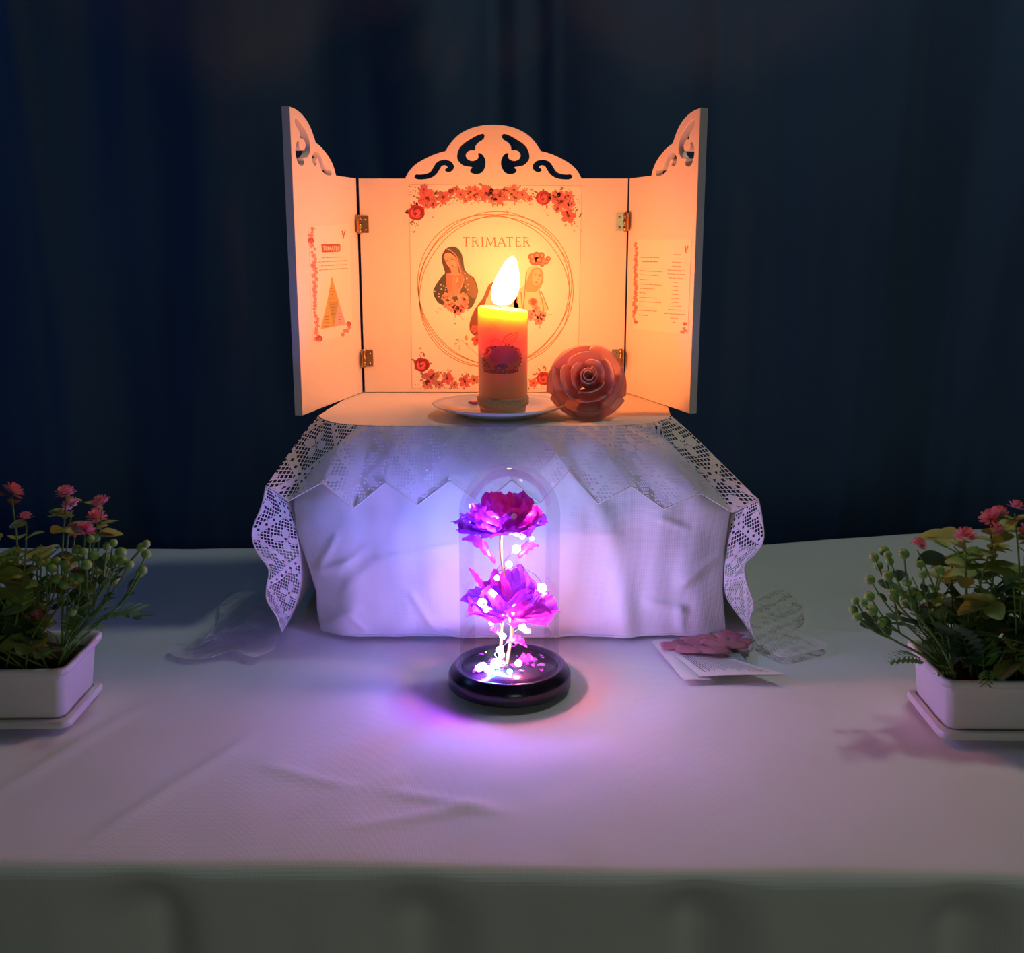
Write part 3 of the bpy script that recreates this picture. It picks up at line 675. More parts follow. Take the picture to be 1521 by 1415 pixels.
    def S(a,b,w=1.1): fl.line([c7(*a),c7(*b)],w,wh,2)
    yt,yb=302,346
    S((178,yt),(204,yt)); S((191,yt),(191,yb))
    S((211,yt),(211,yb)); fl.line([c7(211,yt),c7(226,yt+4),c7(226,yt+18),c7(211,yt+22)],1,wh,2); S((216,yt+22),(228,yb))
    S((237,yt),(237,yb)); S((246,yb),(248,yt)); S((248,yt),(257,yb-6),.9); S((257,yb-6),(266,yt),.9); S((266,yt),(268,yb))
    S((275,yb),(285,yt)); S((285,yt),(295,yb)); S((279,yb-14),(291,yb-14),.8); S((296,yt),(318,yt)); S((307,yt),(307,yb))
    S((325,yt),(325,yb)); S((325,yt),(338,yt)); S((325,yt+21),(336,yt+21)); S((325,yb),(338,yb))
    S((346,yt),(346,yb)); fl.line([c7(346,yt),c7(360,yt+4),c7(360,yt+18),c7(346,yt+22)],1,wh,2); S((350,yt+22),(362,yb))
    for (x0,x1,ya,yb_) in ((165,415,430,420),(130,455,478,460),(140,450,522,505),(135,455,568,546)):
        x=x0
        while x<x1-8:
            w=min(rn_.uniform(14,42),x1-x); y=lerp(ya,yb_,(x-x0)/(x1-x0)); fl.line([c7(x,y),c7(x+w,lerp(ya,yb_,(x+w-x0)/(x1-x0)))],1.1,(.45,.28,.22),1.5); x+=w+7
    fl.poly([c7(278,640),c7(355,908),c7(226,918)],(.80,.42,.10),1); fl.poly([c7(278,640),c7(288,668),c7(268,672)],(.35,.38,.30),1.3)
    fl.poly([c7(226,918),c7(240,917),c7(300,1192),c7(155,1218)],(.62,.45,.12),1); fl.poly([c7(240,917),c7(355,908),c7(300,1192)],(.42,.36,.12),1.1)
    fl.poly([c7(355,908),c7(435,1168),c7(300,1192)],(.60,.50,.52),1.1)
    for X,Y,w in ((258,770,34),(245,806,62),(262,842,36),(246,880,66),(266,946,48),(262,984,52),(276,1016,30),(270,1052,44),(194,1078,52),(200,1116,42),(206,1148,36),(192,1190,56),(352,1046,18),(335,1084,58),(356,1116,18),(352,1150,30)):
        fl.line([c7(X,Y),c7(X+w,Y-4)],.95,tx,2)
    for k in range(34):
        Y=110+k*37; X=lerp(65,120,(Y-110)/1240)+rn_.uniform(-22,22); x,y=c7(X,Y); r=rn_.uniform(2.0,4.2); fl.flower(x,y,r,(.80,.36,.33),rn_,1.5,(.5,.08,.08)); fl.leafs(x,y,r*1.2,3,rn_,(.6,.3,.25))
    fl.rose(*c7(48,240),4.5,rn_,3,(.55,.08,.09)); fl.rose(*c7(140,1325),5,rn_,3,(.60,.08,.09)); fl.rose(*c7(465,1160),4,rn_,3,(.60,.08,.09))
    for q in ((420,1240),(450,1240),(470,1200),(400,1280)): fl.flower(*c7(*q),3.2,(.8,.36,.33),rn_,2)
    for q in ((390,130,400,170),(425,130,408,190),(400,160,408,220)): fl.line([c7(q[0],q[1]),c7(q[2],q[3])],1.6,(.45,.14,.12),2)
    fl.build('triangle_chart',s2)
    # right wing sheet: two columns of lines
    c8=lambda X,Y:(940+X/9.433,350+Y/9.433)
    s3,mp3=sheet([(943.5,356),(1027.5,355.5),(1022,497),(939.5,487)],ri,rn,'printed sheet with two columns of text lines on the right wing',4)
    fl=Flat(mp3); tx=(.40,.24,.12)
    def row(x0,x1,y,sl,w=1.0,c=tx):
        x=x0
        while x<x1-6:
            ww=min(rn_.uniform(14,46),x1-x); fl.line([c8(x,y+sl*(x-x0)),c8(x+ww,y+sl*(x+ww-x0))],w,c,1.5); x+=ww+8
    row(115,375,300,.01,1.3,(.36,.14,.08)); row(138,350,362,.01,1.3,(.36,.14,.08))
    for x0,x1,y in ((108,410,490),(108,365,548),(100,230,610),(100,410,675),(100,325,735),(95,200,798),(95,340,862),(92,400,922),(88,155,982),(92,340,1045),(82,225,1108)): row(x0,x1,y,.055)
    row(580,675,265,.02,1.3,(.42,.12,.10))
    for x0,x1,y in ((555,680,368),(555,680,425),(490,745,480),(492,740,535),(510,705,592),(568,640,650),(560,640,708),(560,640,764),(550,640,820),(536,660,876),(548,640,932),(500,685,985),(500,680,1035),(445,740,1088),(530,650,1150),(560,610,1210)): row(x0,x1,y,.05)
    for k in range(34):
        Y=110+k*33; X=lerp(52,28,(Y-110)/1100)+rn_.uniform(-16,16); x,y=c8(X,Y); r=rn_.uniform(1.8,3.4); fl.flower(x,y,r,(.78,.30,.24),rn_,1.5,(.5,.08,.06))
    fl.rose(*c8(735,1235),3,rn_,3,(.55,.08,.07)); fl.rose(*c8(48,1210),3,rn_,3,(.55,.08,.07))
    for q in ((725,1300),(690,1350),(745,1330),(715,1350)): fl.flower(*c8(*q),2.6,(.8,.33,.26),rn_,2)
    for q in ((735,140,750,180),(780,140,762,200),(745,170,752,240)): fl.line([c8(q[0],q[1]),c8(q[2],q[3])],1.6,(.5,.14,.1),2)
    fl.build('text_columns',s3)
triptych()

# ------------------------------------------------------------------ plate, candle
PC=Vector((-.0125,.182,ZT+.0022))
def plate():
    t=thing('porcelain_plate','round white plate standing under the lit candle on the runner','plate',PC)
    prof=[(.0,.0012),(.038,.0012),(.040,.0),(.042,.0012),(.052,.0045),(.064,.0085),(.0712,.0112),(.0722,.0122),(.0712,.0128),(.062,.0105),(.050,.0064),(.043,.0040),(.036,.0036),(.0,.0036)]
    MB().lathe(prof,PC,72,False).build('dish',M_porc,t)
    c=PC+Vector((-.030,.040,.0075))
    for k in range(5):
        a=k*2*PI/5; MB().ball(c+Vector((.0036*math.cos(a),.0036*math.sin(a),0)),.003,8,5,(1,1,.35)).build('painted_petal',M_pink,t)
plate()
CC=Vector((-.0095,.171,PC.z+.0042)); CR=.0258; CH=.1085
def candle():
    t=thing('pillar_candle','lit ivory pillar candle with a purple picture label, standing on the plate','candle',CC)
    n=64; m=MB(); prof=[(CR-.0022,0),(CR-.0010,.006),(CR-.0006,.009)]
    prof+=[(CR,.009+i*(CH-.011)/24) for i in range(25)]+[(CR-.001,CH-.0005),(CR-.0028,CH),(CR-.005,CH-.002),(CR-.012,CH-.0050),(.004,CH-.006),(.0006,CH-.0062)]
    V=[];
    for r,z in prof:
        for i in range(n):
            a=2*PI*i/n; sl=-.0024*(math.cos(a)-.2)*max(0,(z-.06)/(CH-.06))
            V.append(CC+Vector((r*math.cos(a),r*math.sin(a),z+sl)))
    Fc=[(j*n+i,j*n+(i+1)%n,(j+1)*n+(i+1)%n,(j+1)*n+i) for j in range(len(prof)-1) for i in range(n)]+[tuple(range(n-1,-1,-1)),tuple((len(prof)-1)*n+i for i in range(n))]
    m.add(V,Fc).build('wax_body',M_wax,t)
    wk=cr([CC+Vector((-.003,-.001,CH-.007)),CC+Vector((-.0032,-.001,CH)),CC+Vector((-.002,-.0015,CH+.005)),CC+Vector((0,-.001,CH+.009))],4)
    MB().tube(wk,.0009,6).build('wick',M_wick,t)
    # flame: tongue leaning to the right, ragged top
    base=CC+Vector((-.001,-.001,CH+.004)); fm=MB(); N=18; J=22; FV=[]
    for j in range(J+1):
        k=j/J
        r=.0142*(math.sin(PI*min(1,k*1.0+.02)**.80))**.42*(1-.30*k)+.0004
        if j==J: r=.0004
        cx=.0005+.0105*k**1.1; h=.049*k
        for i in range(N):
            a=2*PI*i/N
            FV.append(base+Vector((cx+r*math.cos(a)*(1+.06*math.sin(5*k+a*2)),r*.8*math.sin(a),h)))
    fm.add(FV,[(j*N+i,j*N+(i+1)%N,(j+1)*N+(i+1)%N,(j+1)*N+i) for j in range(J) for i in range(N)]+[tuple(range(N-1,-1,-1)),tuple(J*N+i for i in range(N))])
    fm.build('flame',M_flame,t)
    # ribbon near the foot
    rib=[(CR+.0003,.0085),(CR+.0012,.0092),(CR+.0016,.0115),(CR+.0012,.013),(CR+.0016,.0145),(CR+.0012,.0172),(CR+.0003,.0178)]
    MB().lathe(rib,CC,64,False).build('ribbon',mat('beige_ribbon',(.62,.40,.26),.6,260,.4,bump=.6,bump_s=900),t)
    # picture label wrapped on the front
    S=Py(747,540,CC.y-CR)
    zp=lambda X,Y:(700+X/7.45,440+Y/7.45)
    def mp(px,py,layer):
        p=Py(px,py,CC.y-CR); dx=max(-.995,min(.995,(p.x-CC.x)/CR)); a=math.asin(dx); r=CR+.0003+LAY*layer
        return Vector((CC.x+r*math.sin(a),CC.y-r*math.cos(a),p.z))
    def patch(fl,pts,col,layer,n=10):        # filled as concentric strips so that it bends
        c=cr([(*zp(*q),0) for q in pts],4,True); cen=sum(c,Vector())/len(c); m=len(c)
        for j in range(n):
            for i in range(m):
                a,b=c[i],c[(i+1)%m]
                q=[cen.lerp(a,j/n),cen.lerp(b,j/n),cen.lerp(b,(j+1)/n),cen.lerp(a,(j+1)/n)]
                if j==0: q=[q[0],q[2],q[3]]
                fl.poly([(p.x,p.y) for p in q],col,layer)
    fl=Flat(mp); rr=random.Random(5)
    patch(fl,[(160,600),(200,555),(345,545),(490,560),(545,620),(550,720),(520,800),(490,850),(300,862),(150,845),(125,760),(135,680)],(.42,.16,.08),1)
    patch(fl,[(225,600),(270,560),(345,545),(430,560),(500,600),(535,660),(515,725),(430,745),(330,745),(240,730),(205,665)],(.80,.16,.30),2)
    patch(fl,[(250,780),(320,750),(390,760),(410,790),(330,815),(270,810)],(.22,.06,.34),2.5,4)
    for q in (((345,520),(385,450),(440,415),(515,398)),((360,530),(410,470),(470,430),(520,415)),((375,540),(440,490),(490,450),(512,430)),((390,545),(450,515),(490,480),(505,455)),((345,510),(370,455),(410,425),(450,408)),
              ((330,520),(300,490),(260,478),(225,495)),((240,500),(215,520),(225,545),(255,540)),((150,600),(175,570),(215,565),(240,585)),((520,580),(555,610),(560,660),(540,700)),((140,690),(120,730),(135,770),(170,780))): fl.line([(p.x,p.y) for p in cr([(*zp(*w_),0) for w_ in q],4)],1.1,(.40,.15,.06),2.6)
    for k in range(26): a_=k*2*PI/26; fl.disc(*zp(345+205*math.cos(a_)+rr.uniform(-12,12),690+150*math.sin(a_)+rr.uniform(-12,12)),2.2,1.7,(.40,.16,.09),1.6,8,a_)
    for k in range(16): fl.disc(*zp(150+k*24,lerp(830,850,rr.random())),1.4,1.8,(.30,.10,.08),2,7)
    fl.line([zp(120+k*22,795+2*math.sin(k)) for k in range(19)],.7,(.75,.55,.62),3)
    patch(fl,[(285,790),(310,784),(320,800),(300,808)],(.85,.7,.95),3,2)
    fl.build('picture_label',t,M_label)
candle()

# ------------------------------------------------------------------ petals (shared by the foam rose and the foil roses)
def petal(C,ax,phi,r,h,w,curl=.15,point=.12,base=.18,n=9,m=9,twist=0,flare=1.0):
    ax=Vector(ax).normalized(); e1=ax.orthogonal().normalized()
    if abs(ax.y)>.5: e1=Vector((1,0,0)); e1=(e1-ax*e1.dot(ax)).normalized()
    e2=ax.cross(e1)
    def fn(u,v):
        a=2*u-1; wv=w*(.35+.65*math.sin(PI*.5*min(1,v*1.35)))*(1-.25*max(0,v-.7)/.3*abs(a)**2)
        an=phi+a*wv+twist*v
        rad=r*(base+(1-base)*math.sin(PI*.5*v)**.9*flare) + r*curl*max(0,v-.62)**2*5*(.5+.5*abs(a))
        hh=h*(v**1.1)*(1-.20*a*a*v)+h*point*max(0,1-abs(a)*3)*v**3 - h*curl*1.2*max(0,v-.7)**2*4
        return Vector(C)+(e1*math.cos(an)+e2*math.sin(an))*rad+ax*hh
    return MB().grid(fn,n,m)
def foam_rose():
    C0=Py(872,577,.160); C0.z=ZT+.0415
    t=thing('artificial_rose','large pink foam rose head lying beside the plate','flower',(C0.x,C0.y,ZT+.002))
    ax=(Vector((-.02,-.93,.36))).normalized(); R=.0375
    rnd=random.Random(11)
    layers=[(5,R*1.0,.018,.80,.20,-.013,.3),(5,R*.90,.030,.78,.16,-.009,.9),(4,R*.68,.037,.92,.12,-.005,.1),(3,R*.44,.041,1.1,.07,-.001,.8)]
    for n,r,h,w,cu,off,ph in layers:
        for k in range(n):
            m=petal(C0-ax*.014+ax*off,ax,ph+k*2*PI/n+rnd.uniform(-.12,.12),r*rnd.uniform(.96,1.04),h*rnd.uniform(.92,1.08),w,cu,.05,.12,16,14)
            o=m.build('petal',M_foam,t); s=o.modifiers.new('t','SOLIDIFY'); s.thickness=.0013; s.offset=0
    # rolled heart
    e1=Vector((1,0,0)); e1=(e1-ax*e1.dot(ax)).normalized(); e2=ax.cross(e1)
    def sp(u,v):
        a=u*4.2*PI; r=.0035+.0062*u
        return C0-ax*.008+(e1*math.cos(a+.6)+e2*math.sin(a+.6))*(r*(.75+.25*v))+ax*(v*.034*(1-.10*u))
    o=MB().grid(sp,48,6).build('rolled_heart',M_foam,t); s=o.modifiers.new('t','SOLIDIFY'); s.thickness=.0011; s.offset=0
    MB().lathe([(.004,0),(.014,.002),(.018,.008),(.012,.014)],(C0.x,C0.y+.004,ZT+.0024),16).build('calyx',M_foam,t)
foam_rose()

# ------------------------------------------------------------------ glass dome lamp with foil roses and fairy lights
def dome():
    B=Vector((-.0022,0,.0010))
    t=thing('rose_dome_lamp','glass dome with glowing magenta foil roses and fairy lights on a round black base','lamp',B)
    prof=[(.0,0),(.0565,0),(.0578,.0015),(.0578,.0105),(.0565,.0135),(.0520,.0195),(.0505,.0205),(.0490,.0200),(.0484,.0165),(.0445,.0165),(.0440,.0178),(.0,.0178)]
    MB().lathe(prof,B,96,False).build('base',M_base,t)
    gl=[(.0462,.0168),(.0464,.02)]+[(.0464,.02+i*.012) for i in range(1,13)]
    z0=.164
    gl+=[(.0464*math.cos(a),z0+.0475*math.sin(a)) for a in [i*PI/2/16 for i in range(1,16)]]+[(.0004,z0+.0475)]
    MB().lathe(gl,B,96,False).build('glass_dome',M_glass,t)
    D=lambda px,py,y=0: Py(px,py,y)
    # stems
    s1=cr([D(752,990,.004),D(757,960,.006),D(760,930,.0),D(752,900,-.002),D(748,850,.002),D(744,810,0),D(746,775,0)],6)
    MB().tube(s1,.0017,8).build('stem',M_gold,t)
    s2=cr([D(740,1000,-.006),D(744,960,-.004),D(746,920,.002),D(757,890,.0)],6)
    MB().tube(s2,.0015,8).build('stem',M_gold,t)
    rnd=random.Random(21)
    def rose(c,R,H,nm):
        p=MB().lathe([(.002,0),(R*.22,H*.05),(R*.18,H*.25),(.001,H*.3)],c,10).build(nm,M_foil2,t)
        for n,r,h,w,cu,ph in ((8,R,H*.34,.50,.30,.2),(7,R*.88,H*.56,.56,.2,.7),(6,R*.70,H*.74,.66,.14,.1),(5,R*.50,H*.88,.80,.1,.5),(3,R*.28,H*.95,1.2,.05,.9)):
            for k in range(n):
                m=petal(c,(rnd.uniform(-.1,.1),rnd.uniform(-.16,-.02),1),ph+k*2*PI/n+rnd.uniform(-.2,.2),r*rnd.uniform(.9,1.08),h*rnd.uniform(.85,1.12),w,cu,.08,.12,8,7)
                for v in m.v: v+=Vector((rnd.uniform(-1,1),rnd.uniform(-1,1),rnd.uniform(-1,1)))*.0013
                o=m.build('petal',M_foil if rnd.random()<.72 else M_foil2,p,smooth=False)
    rose(D(747,790,0),.0375,.040,'foil_rose')
    rose(D(758,915,0),.0370,.046,'foil_rose')
    def leaf(p0,p1,wd_,sag,nm='foil_leaf'):
        p0,p1=Vector(p0),Vector(p1); d=p1-p0; sd=d.cross(Vector((0,-.5,1))).normalized()
        def fn(u,v):
            a=2*u-1; q=p0+d*v+Vector((0,0,sag*math.sin(PI*v)))
            sharp=1+.25*math.sin(v*26)*abs(a)
            return q+sd*a*wd_*math.sin(PI*min(1,v*.93+.07))**.8*(1-v*.3)*sharp+Vector((0,-abs(a)*.002,abs(a)*.003))
        o=MB().grid(fn,6,14).build(nm,M_foil,t,smooth=False)
    leaf(D(735,838,-.004),D(686,803,-.010),.0085,.008)
    leaf(D(722,880,-.004),D(696,845,-.012),.005,.0)
    leaf(D(772,925,-.004),D(820,913,-.012),.006,.010)
    leaf(D(770,830,.004),D(800,812,.008),.007,.004)
    leaf(D(752,955,-.004),D(783,962,-.012),.006,.004)
    leaf(D(745,948,-.006),D(728,936,-.010),.004,.002)
    leaf(D(735,1000,-.01),D(702,1000,-.022),.007,.004)
    leaf(D(765,990,.006),D(806,992,.012),.008,.006)
    # crumpled foil scraps on the base
    for k in range(26):
        a=rnd.random()*2*PI; r=.036*math.sqrt(rnd.random()); c=B+Vector((r*math.cos(a),r*math.sin(a),.0192+rnd.random()*.004))
        v=[c+Vector((rnd.uniform(-1,1)*.005,rnd.uniform(-1,1)*.005,rnd.uniform(-.5,1)*.002)) for _ in range(4)]
        obj('foil_scrap',v,[(0,1,2),(1,3,2)],rnd.choice((M_foil,M_wire,M_foil2)),t,smooth=False)
    # fairy light wire
    key=[(736,1000,-.012),(722,996,-.02),(742,985,-.016),(735,970,-.008),(752,955,-.010),(776,931,-.008),(748,945,.008),(730,925,.004),(716,895,-.016),(735,905,-.020),(775,900,-.016),(805,873,-.012),(790,850,.012),(758,842,-.012),(735,850,.01),(767,815,-.010),(790,800,.008),(775,795,-.006),(728,780,-.018),(745,782,.016),(790,765,.010)]
    wire=cr([D(x,y,d) for x,y,d in key],8)
    w=MB().tube(wire,.0003,5).build('light_wire',M_wire,t)
    cols={'u':(.42,.06,1),'b':(.10,.16,1),'v':(.20,.15,1),'w':(.25,.43,1),'c':(.10,.75,1),'p':(1,.20,.55),'r':(1.05,.28,.36),'y':(1,.70,.42)}
    bm={k:glow('led_'+n,c,1) for (k,c),n in zip(cols.items(),('purple','blue','violet','white','cyan','pink','red','warm'))}
    bulbs=[(728,779,-.020,'v',2.6,1.0),(767,815,-.013,'w',2.4,1.0),(756,838,-.016,'v',2.0,.8),(805,873,-.004,'w',2.8,1.0),(716,895,-.020,'b',2.6,2.0),
           (776,931,-.012,'r',2.2,1.0),(747,945,-.010,'w',2.0,.9),(736,985,-.014,'w',2.8,1.2),(727,1000,-.022,'c',2.6,.9),(742,965,-.012,'b',2.2,1.7),
           (722,905,-.020,'v',1.8,.6),(712,992,-.032,'u',2.2,1.0),(770,985,-.024,'r',2.0,1.0),(790,800,.010,'c',1.2,.4),(776,797,-.008,'p',1.6,.6),(790,765,.012,'p',1.2,.5),(700,752,.006,'b',1.2,.5),(738,858,-.02,'p',1.6,.5),
           (768,905,-.02,'p',1.5,.5),(730,925,.006,'b',1.6,.6),(745,990,.016,'p',2.0,.9),(718,988,-.026,'w',1.8,.8),(757,1002,-.024,'c',1.5,.5),(735,760,.02,'v',1.3,.6)]
    for x,y,d,k,r,s in bulbs:
        c=D(x,y,d); r*=.0015
        if c.z<B.z+.0205: c.z=B.z+.0205+r*.4
        key_=(k,round(s,2),round(r,5)); S=LED_S*s*.00011/(4*PI*r*r)*1.0
        nm='led_%s_%d'%(k,int(s*100+r*1e6))
        e=glow(nm,cols[k],S*430*(1.7 if s>=1 else .45))
        MB().ball(c,r,8,6).build('led_bulb',e,w)
dome()

# ------------------------------------------------------------------ planters
def rrect(cx,cy,hx,hy,r,z,rot,n=6):
    out=[]
    for sx,sy,a0 in ((1,1,0),(-1,1,PI/2),(-1,-1,PI),(1,-1,1.5*PI)):
        for k in range(n+1):
            a=a0+k*PI/2/n; x=sx*(hx-r)+r*math.cos(a); y=sy*(hy-r)+r*math.sin(a)
            out.append(Vector((cx+x*math.cos(rot)-y*math.sin(rot),cy+x*math.sin(rot)+y*math.cos(rot),z)))
    return out
def loft(rings,closed_ends=True):
    m=MB(); n=len(rings[0]); V=[p for r in rings for p in r]
    Fc=[(j*n+i,j*n+(i+1)%n,(j+1)*n+(i+1)%n,(j+1)*n+i) for j in range(len(rings)-1) for i in range(n)]
    if closed_ends: Fc+=[tuple(range(n-1,-1,-1)),tuple((len(rings)-1)*n+i for i in range(n))]
    return m.add(V,Fc)
def round_leaf_mesh(L,Wd):
    me=bpy.data.meshes.new('leaf'); V=[];Fc=[]
    n=6
    for j in range(n+1):
        v=j/n; wv=Wd*math.sin(PI*min(1,v*.9+.06))**.7
        for a in (-1,-.5,0,.5,1): V.append((a*wv,v*L,abs(a)*wv*.25-.25*L*v*v))
    for j in range(n):
        for i in range(4): Fc.append((j*5+i,j*5+i+1,j*5+i+6,j*5+i+5))
    me.from_pydata(V,[],Fc); me.polygons.foreach_set('use_smooth',[True]*len(Fc)); return me
def fern_mesh(L,Wd,pairs=9):
    V=[];Fc=[]
    def pt(v): return Vector((0,v*L,.20*L*math.sin(v*2.2)-.35*L*v*v))
    for k in range(14):
        v=k/13; p=pt(v); V+= [p+Vector((-.0006,0,0)),p+Vector((.0006,0,0))]
    for k in range(13): a=2*k; Fc.append((a,a+1,a+3,a+2))
    for k in range(pairs):
        v=.14+.82*k/pairs; p=pt(v); q=pt(min(1,v+.10)); wl=Wd*math.sin(PI*(.2+.75*(1-v)*.9))*(.55+.45*(1-v))
        for s in (-1,1):
            n=len(V); tip=q+Vector((s*wl,L*.08,-.12*wl)); mid=(p+tip)/2
            e=Vector((0,L*.075,0))
            V+=[p,mid-e*.9+Vector((0,0,.001)),mid+e*1.0+Vector((s*wl*.05,0,0)),tip, mid+e*.2+Vector((s*wl*.1,L*.09,-.001))]
            Fc+=[(n,n+1,n+3,n+2),(n+2,n+3,n+4)]
    me=bpy.data.meshes.new('frond'); me.from_pydata([tuple(v) for v in V],[],Fc); return me
def bloom_mesh(r):
    V=[];Fc=[]; rnd=random.Random(4)
    for ring,(n,el,ln) in enumerate(((9,.15,1),(9,.55,1),(8,.95,.95),(6,1.3,.9))):
        for k in range(n):
            a=2*PI*(k+.5*ring)/n+rnd.uniform(-.15,.15); d=Vector((math.cos(a)*math.cos(el),math.sin(a)*math.cos(el),math.sin(el)))
            sd=Vector((-math.sin(a),math.cos(a),0)); b=len(V); R=r*ln
            V+=[d*R*.15,d*R*.6+sd*R*.22,d*R*1.0+sd*R*.14,d*R*1.05-sd*R*.10,d*R*.6-sd*R*.22]; Fc.append((b,b+1,b+2,b+3,b+4))
    b=len(V)
    me=bpy.data.meshes.new('blossom'); me.from_pydata([tuple(v) for v in V],[],Fc); return me
ME_leaf=[]; 
def setm(me,m): me.materials.append(m); return me
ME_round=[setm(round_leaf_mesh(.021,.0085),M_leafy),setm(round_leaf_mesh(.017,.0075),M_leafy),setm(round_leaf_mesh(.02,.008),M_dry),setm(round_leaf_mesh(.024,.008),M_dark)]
ME_fern=[setm(fern_mesh(.075,.027,8),M_fern),setm(fern_mesh(.060,.024,7),M_fern),setm(fern_mesh(.07,.026,8),M_dark)]
ME_bloom=setm(bloom_mesh(.0090),M_bloom)
_b=MB().ball((0,0,0),.0042,10,7,(1,1,.92)); ME_berry=bpy.data.meshes.new('berry'); ME_berry.from_pydata([tuple(v) for v in _b.v],[],_b.f)
ME_berry.materials.append(M_berry); ME_berry.polygons.foreach_set('use_smooth',[True]*len(_b.f))
def put(name,me,parent,loc,d=None,roll=0,s=1):
    o=link(name,me,parent,loc)
    if d is not None:
        q=Vector(d).to_track_quat('Y','Z').to_matrix()@Matrix.Rotation(roll,3,'Y'); o.rotation_euler=q.to_euler()
    o.scale=(s,s,s); return o
def planter(label,fr,bk,topz,sg,length,depthlab,blooms,berries,fronds,seed):
    """fr, bk: front and back bottom corners of the visible end; the tray runs outward (sg) along x"""
    rnd=random.Random(seed)
    dep=(bk-fr); D=abs(dep.y); rot=math.atan2(-sg*0.02,1)
    cx=(fr.x+bk.x)/2+sg*length/2; cy=(fr.y+bk.y)/2; hx=length/2; hy=D/2
    t=thing('potted_plant',label,'plant',(cx,cy,.0008))
    z0=.0008
    def ring(g,z,r=.009): return rrect(cx,cy,hx+g,hy+g,r,z,rot)
    loft([ring(-.002,z0,.008),ring(.001,z0+.001),ring(.0015,z0+.004),ring(.0005,z0+.007),ring(-.004,z0+.0075),ring(-.004,z0+.006)]).build('saucer',M_pot,t,False)
    H=topz
    loft([ring(-.006,z0+.0078),ring(-.005,z0+.010),ring(-.001,H-.009),ring(.0,H-.007),ring(.0035,H-.0065),ring(.0040,H-.001),ring(.003,H),ring(.0005,H),ring(-.001,H-.004),ring(-.003,H-.014),ring(-.004,H-.03)],True).build('trough',M_pot,t)
    # soil
    def so(u,v): return Vector((lerp(cx-hx+.004,cx+hx-.004,u),lerp(cy-hy+.004,cy+hy-.004,v),H-.010+.004*nz(u*15,v*9,seed)))
    MB().grid(so,30,14).build('soil',M_soil,t)
    root=lambda: Vector((cx+rnd.uniform(-1,1)*(hx-.02),cy+rnd.uniform(-.6,.6)*hy,H-.010))
    def near(x): return Vector((max(cx-hx+.015,min(cx+hx-.015,x+sg*rnd.uniform(.0,.03))),cy+rnd.uniform(-.5,.5)*hy,H-.010))
    # flowering stems
    for px,py in blooms:
        yy=cy+rnd.uniform(-.45,.35)*hy; tip=Py(px,py,yy); b=near(tip.x)
        mid=b.lerp(tip,.55)+Vector((rnd.uniform(-.006,.006),rnd.uniform(-.006,.006),.0))
        path=cr([b,mid,tip-Vector((0,0,.004))],6)
        st=MB().tube(path,.0011,5,.6).build('flower_stem',M_stem,t)
        put('blossom',ME_bloom,st,tip,(rnd.uniform(-.4,.4),.9,rnd.uniform(.1,.5)) ,0,rnd.uniform(.85,1.15)).rotation_euler=(rnd.uniform(-.1,.9),rnd.uniform(-.4,.4),rnd.random()*6)
        n=len(path)
        for q in range(7):
            k=int(n*rnd.uniform(.45,.97)); p=path[min(k,n-1)]; a=rnd.random()*2*PI
            put('leaf',ME_round[0 if rnd.random()<.6 else 1] if rnd.random()<.85 else ME_round[2],st,p,(math.cos(a),math.sin(a),rnd.uniform(-.1,.7)),rnd.uniform(-.5,.5),rnd.uniform(.6,1.05))
    # broad leafy stems filling the crown
    for k in range(46):
        b=root(); x=cx+rnd.uniform(-1,1)*hx*.95
        tip=Vector((x,cy+rnd.uniform(-.9,.9)*hy,H+rnd.uniform(.03,.115)))
        path=cr([b,b.lerp(tip,.5)+Vector((0,0,.008)),tip],5); st=MB().tube(path,.001,5,.6).build('leafy_stem',M_stem,t); n=len(path)
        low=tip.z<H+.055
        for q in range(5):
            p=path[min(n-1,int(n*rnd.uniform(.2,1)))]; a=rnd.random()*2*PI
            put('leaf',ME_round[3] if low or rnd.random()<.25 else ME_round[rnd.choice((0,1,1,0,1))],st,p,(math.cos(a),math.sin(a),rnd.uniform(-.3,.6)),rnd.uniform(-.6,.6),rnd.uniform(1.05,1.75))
    # berry sprigs, three berries on each
    bs=sorted(berries,key=lambda q:q[0]); 
    groups=[]; left=list(berries)
    while left:
        a=left.pop(0); left.sort(key=lambda q:(q[0]-a[0])**2+(q[1]-a[1])**2); groups.append([a]+left[:2]); left=left[2:]
    for g in groups:
        yy=cy+rnd.uniform(-.7,.3)*hy
        T=[Py(x,y,yy+rnd.uniform(-.01,.01)) for x,y in g]; cen=sum(T,Vector())/len(T); b=near(cen.x)
        fork=b.lerp(cen,.62)+Vector((-sg*.004,0,-.004))
        m=MB().tube(cr([b,b.lerp(fork,.5)+Vector((sg*.006,0,-.002)),fork],5),.0012,5,.75)
        for p in T: m.tube(cr([fork,fork.lerp(p,.5)+Vector((0,0,-.003)),p],4),.0009,5,.8)
        st=m.build('berry_sprig',M_stem,t)
        for p in T: put('berry',ME_berry,st,p,None,0,rnd.uniform(.85,1.2))
        for p in T:
            d=(p-fork); put('sprig_leaf',ME_round[3],st,fork.lerp(p,rnd.uniform(.2,.6)),(d.x+rnd.uniform(-.02,.02),rnd.uniform(-.02,.02),d.z*.6),rnd.uniform(-1,1),rnd.uniform(.4,.6))
    for (x0,y0,x1,y1,k,dy) in fronds:
        p0=Py(x0,y0,cy+dy*hy); p1=Py(x1,y1,cy+dy*hy-.012); d=p1-p0; s=d.length/(.075 if k==0 else .06 if k==1 else .07)
        put('fern_frond',ME_fern[k],t,p0,d+Vector((0,0,.15*d.length)),rnd.uniform(-.3,.3),max(.4,s))
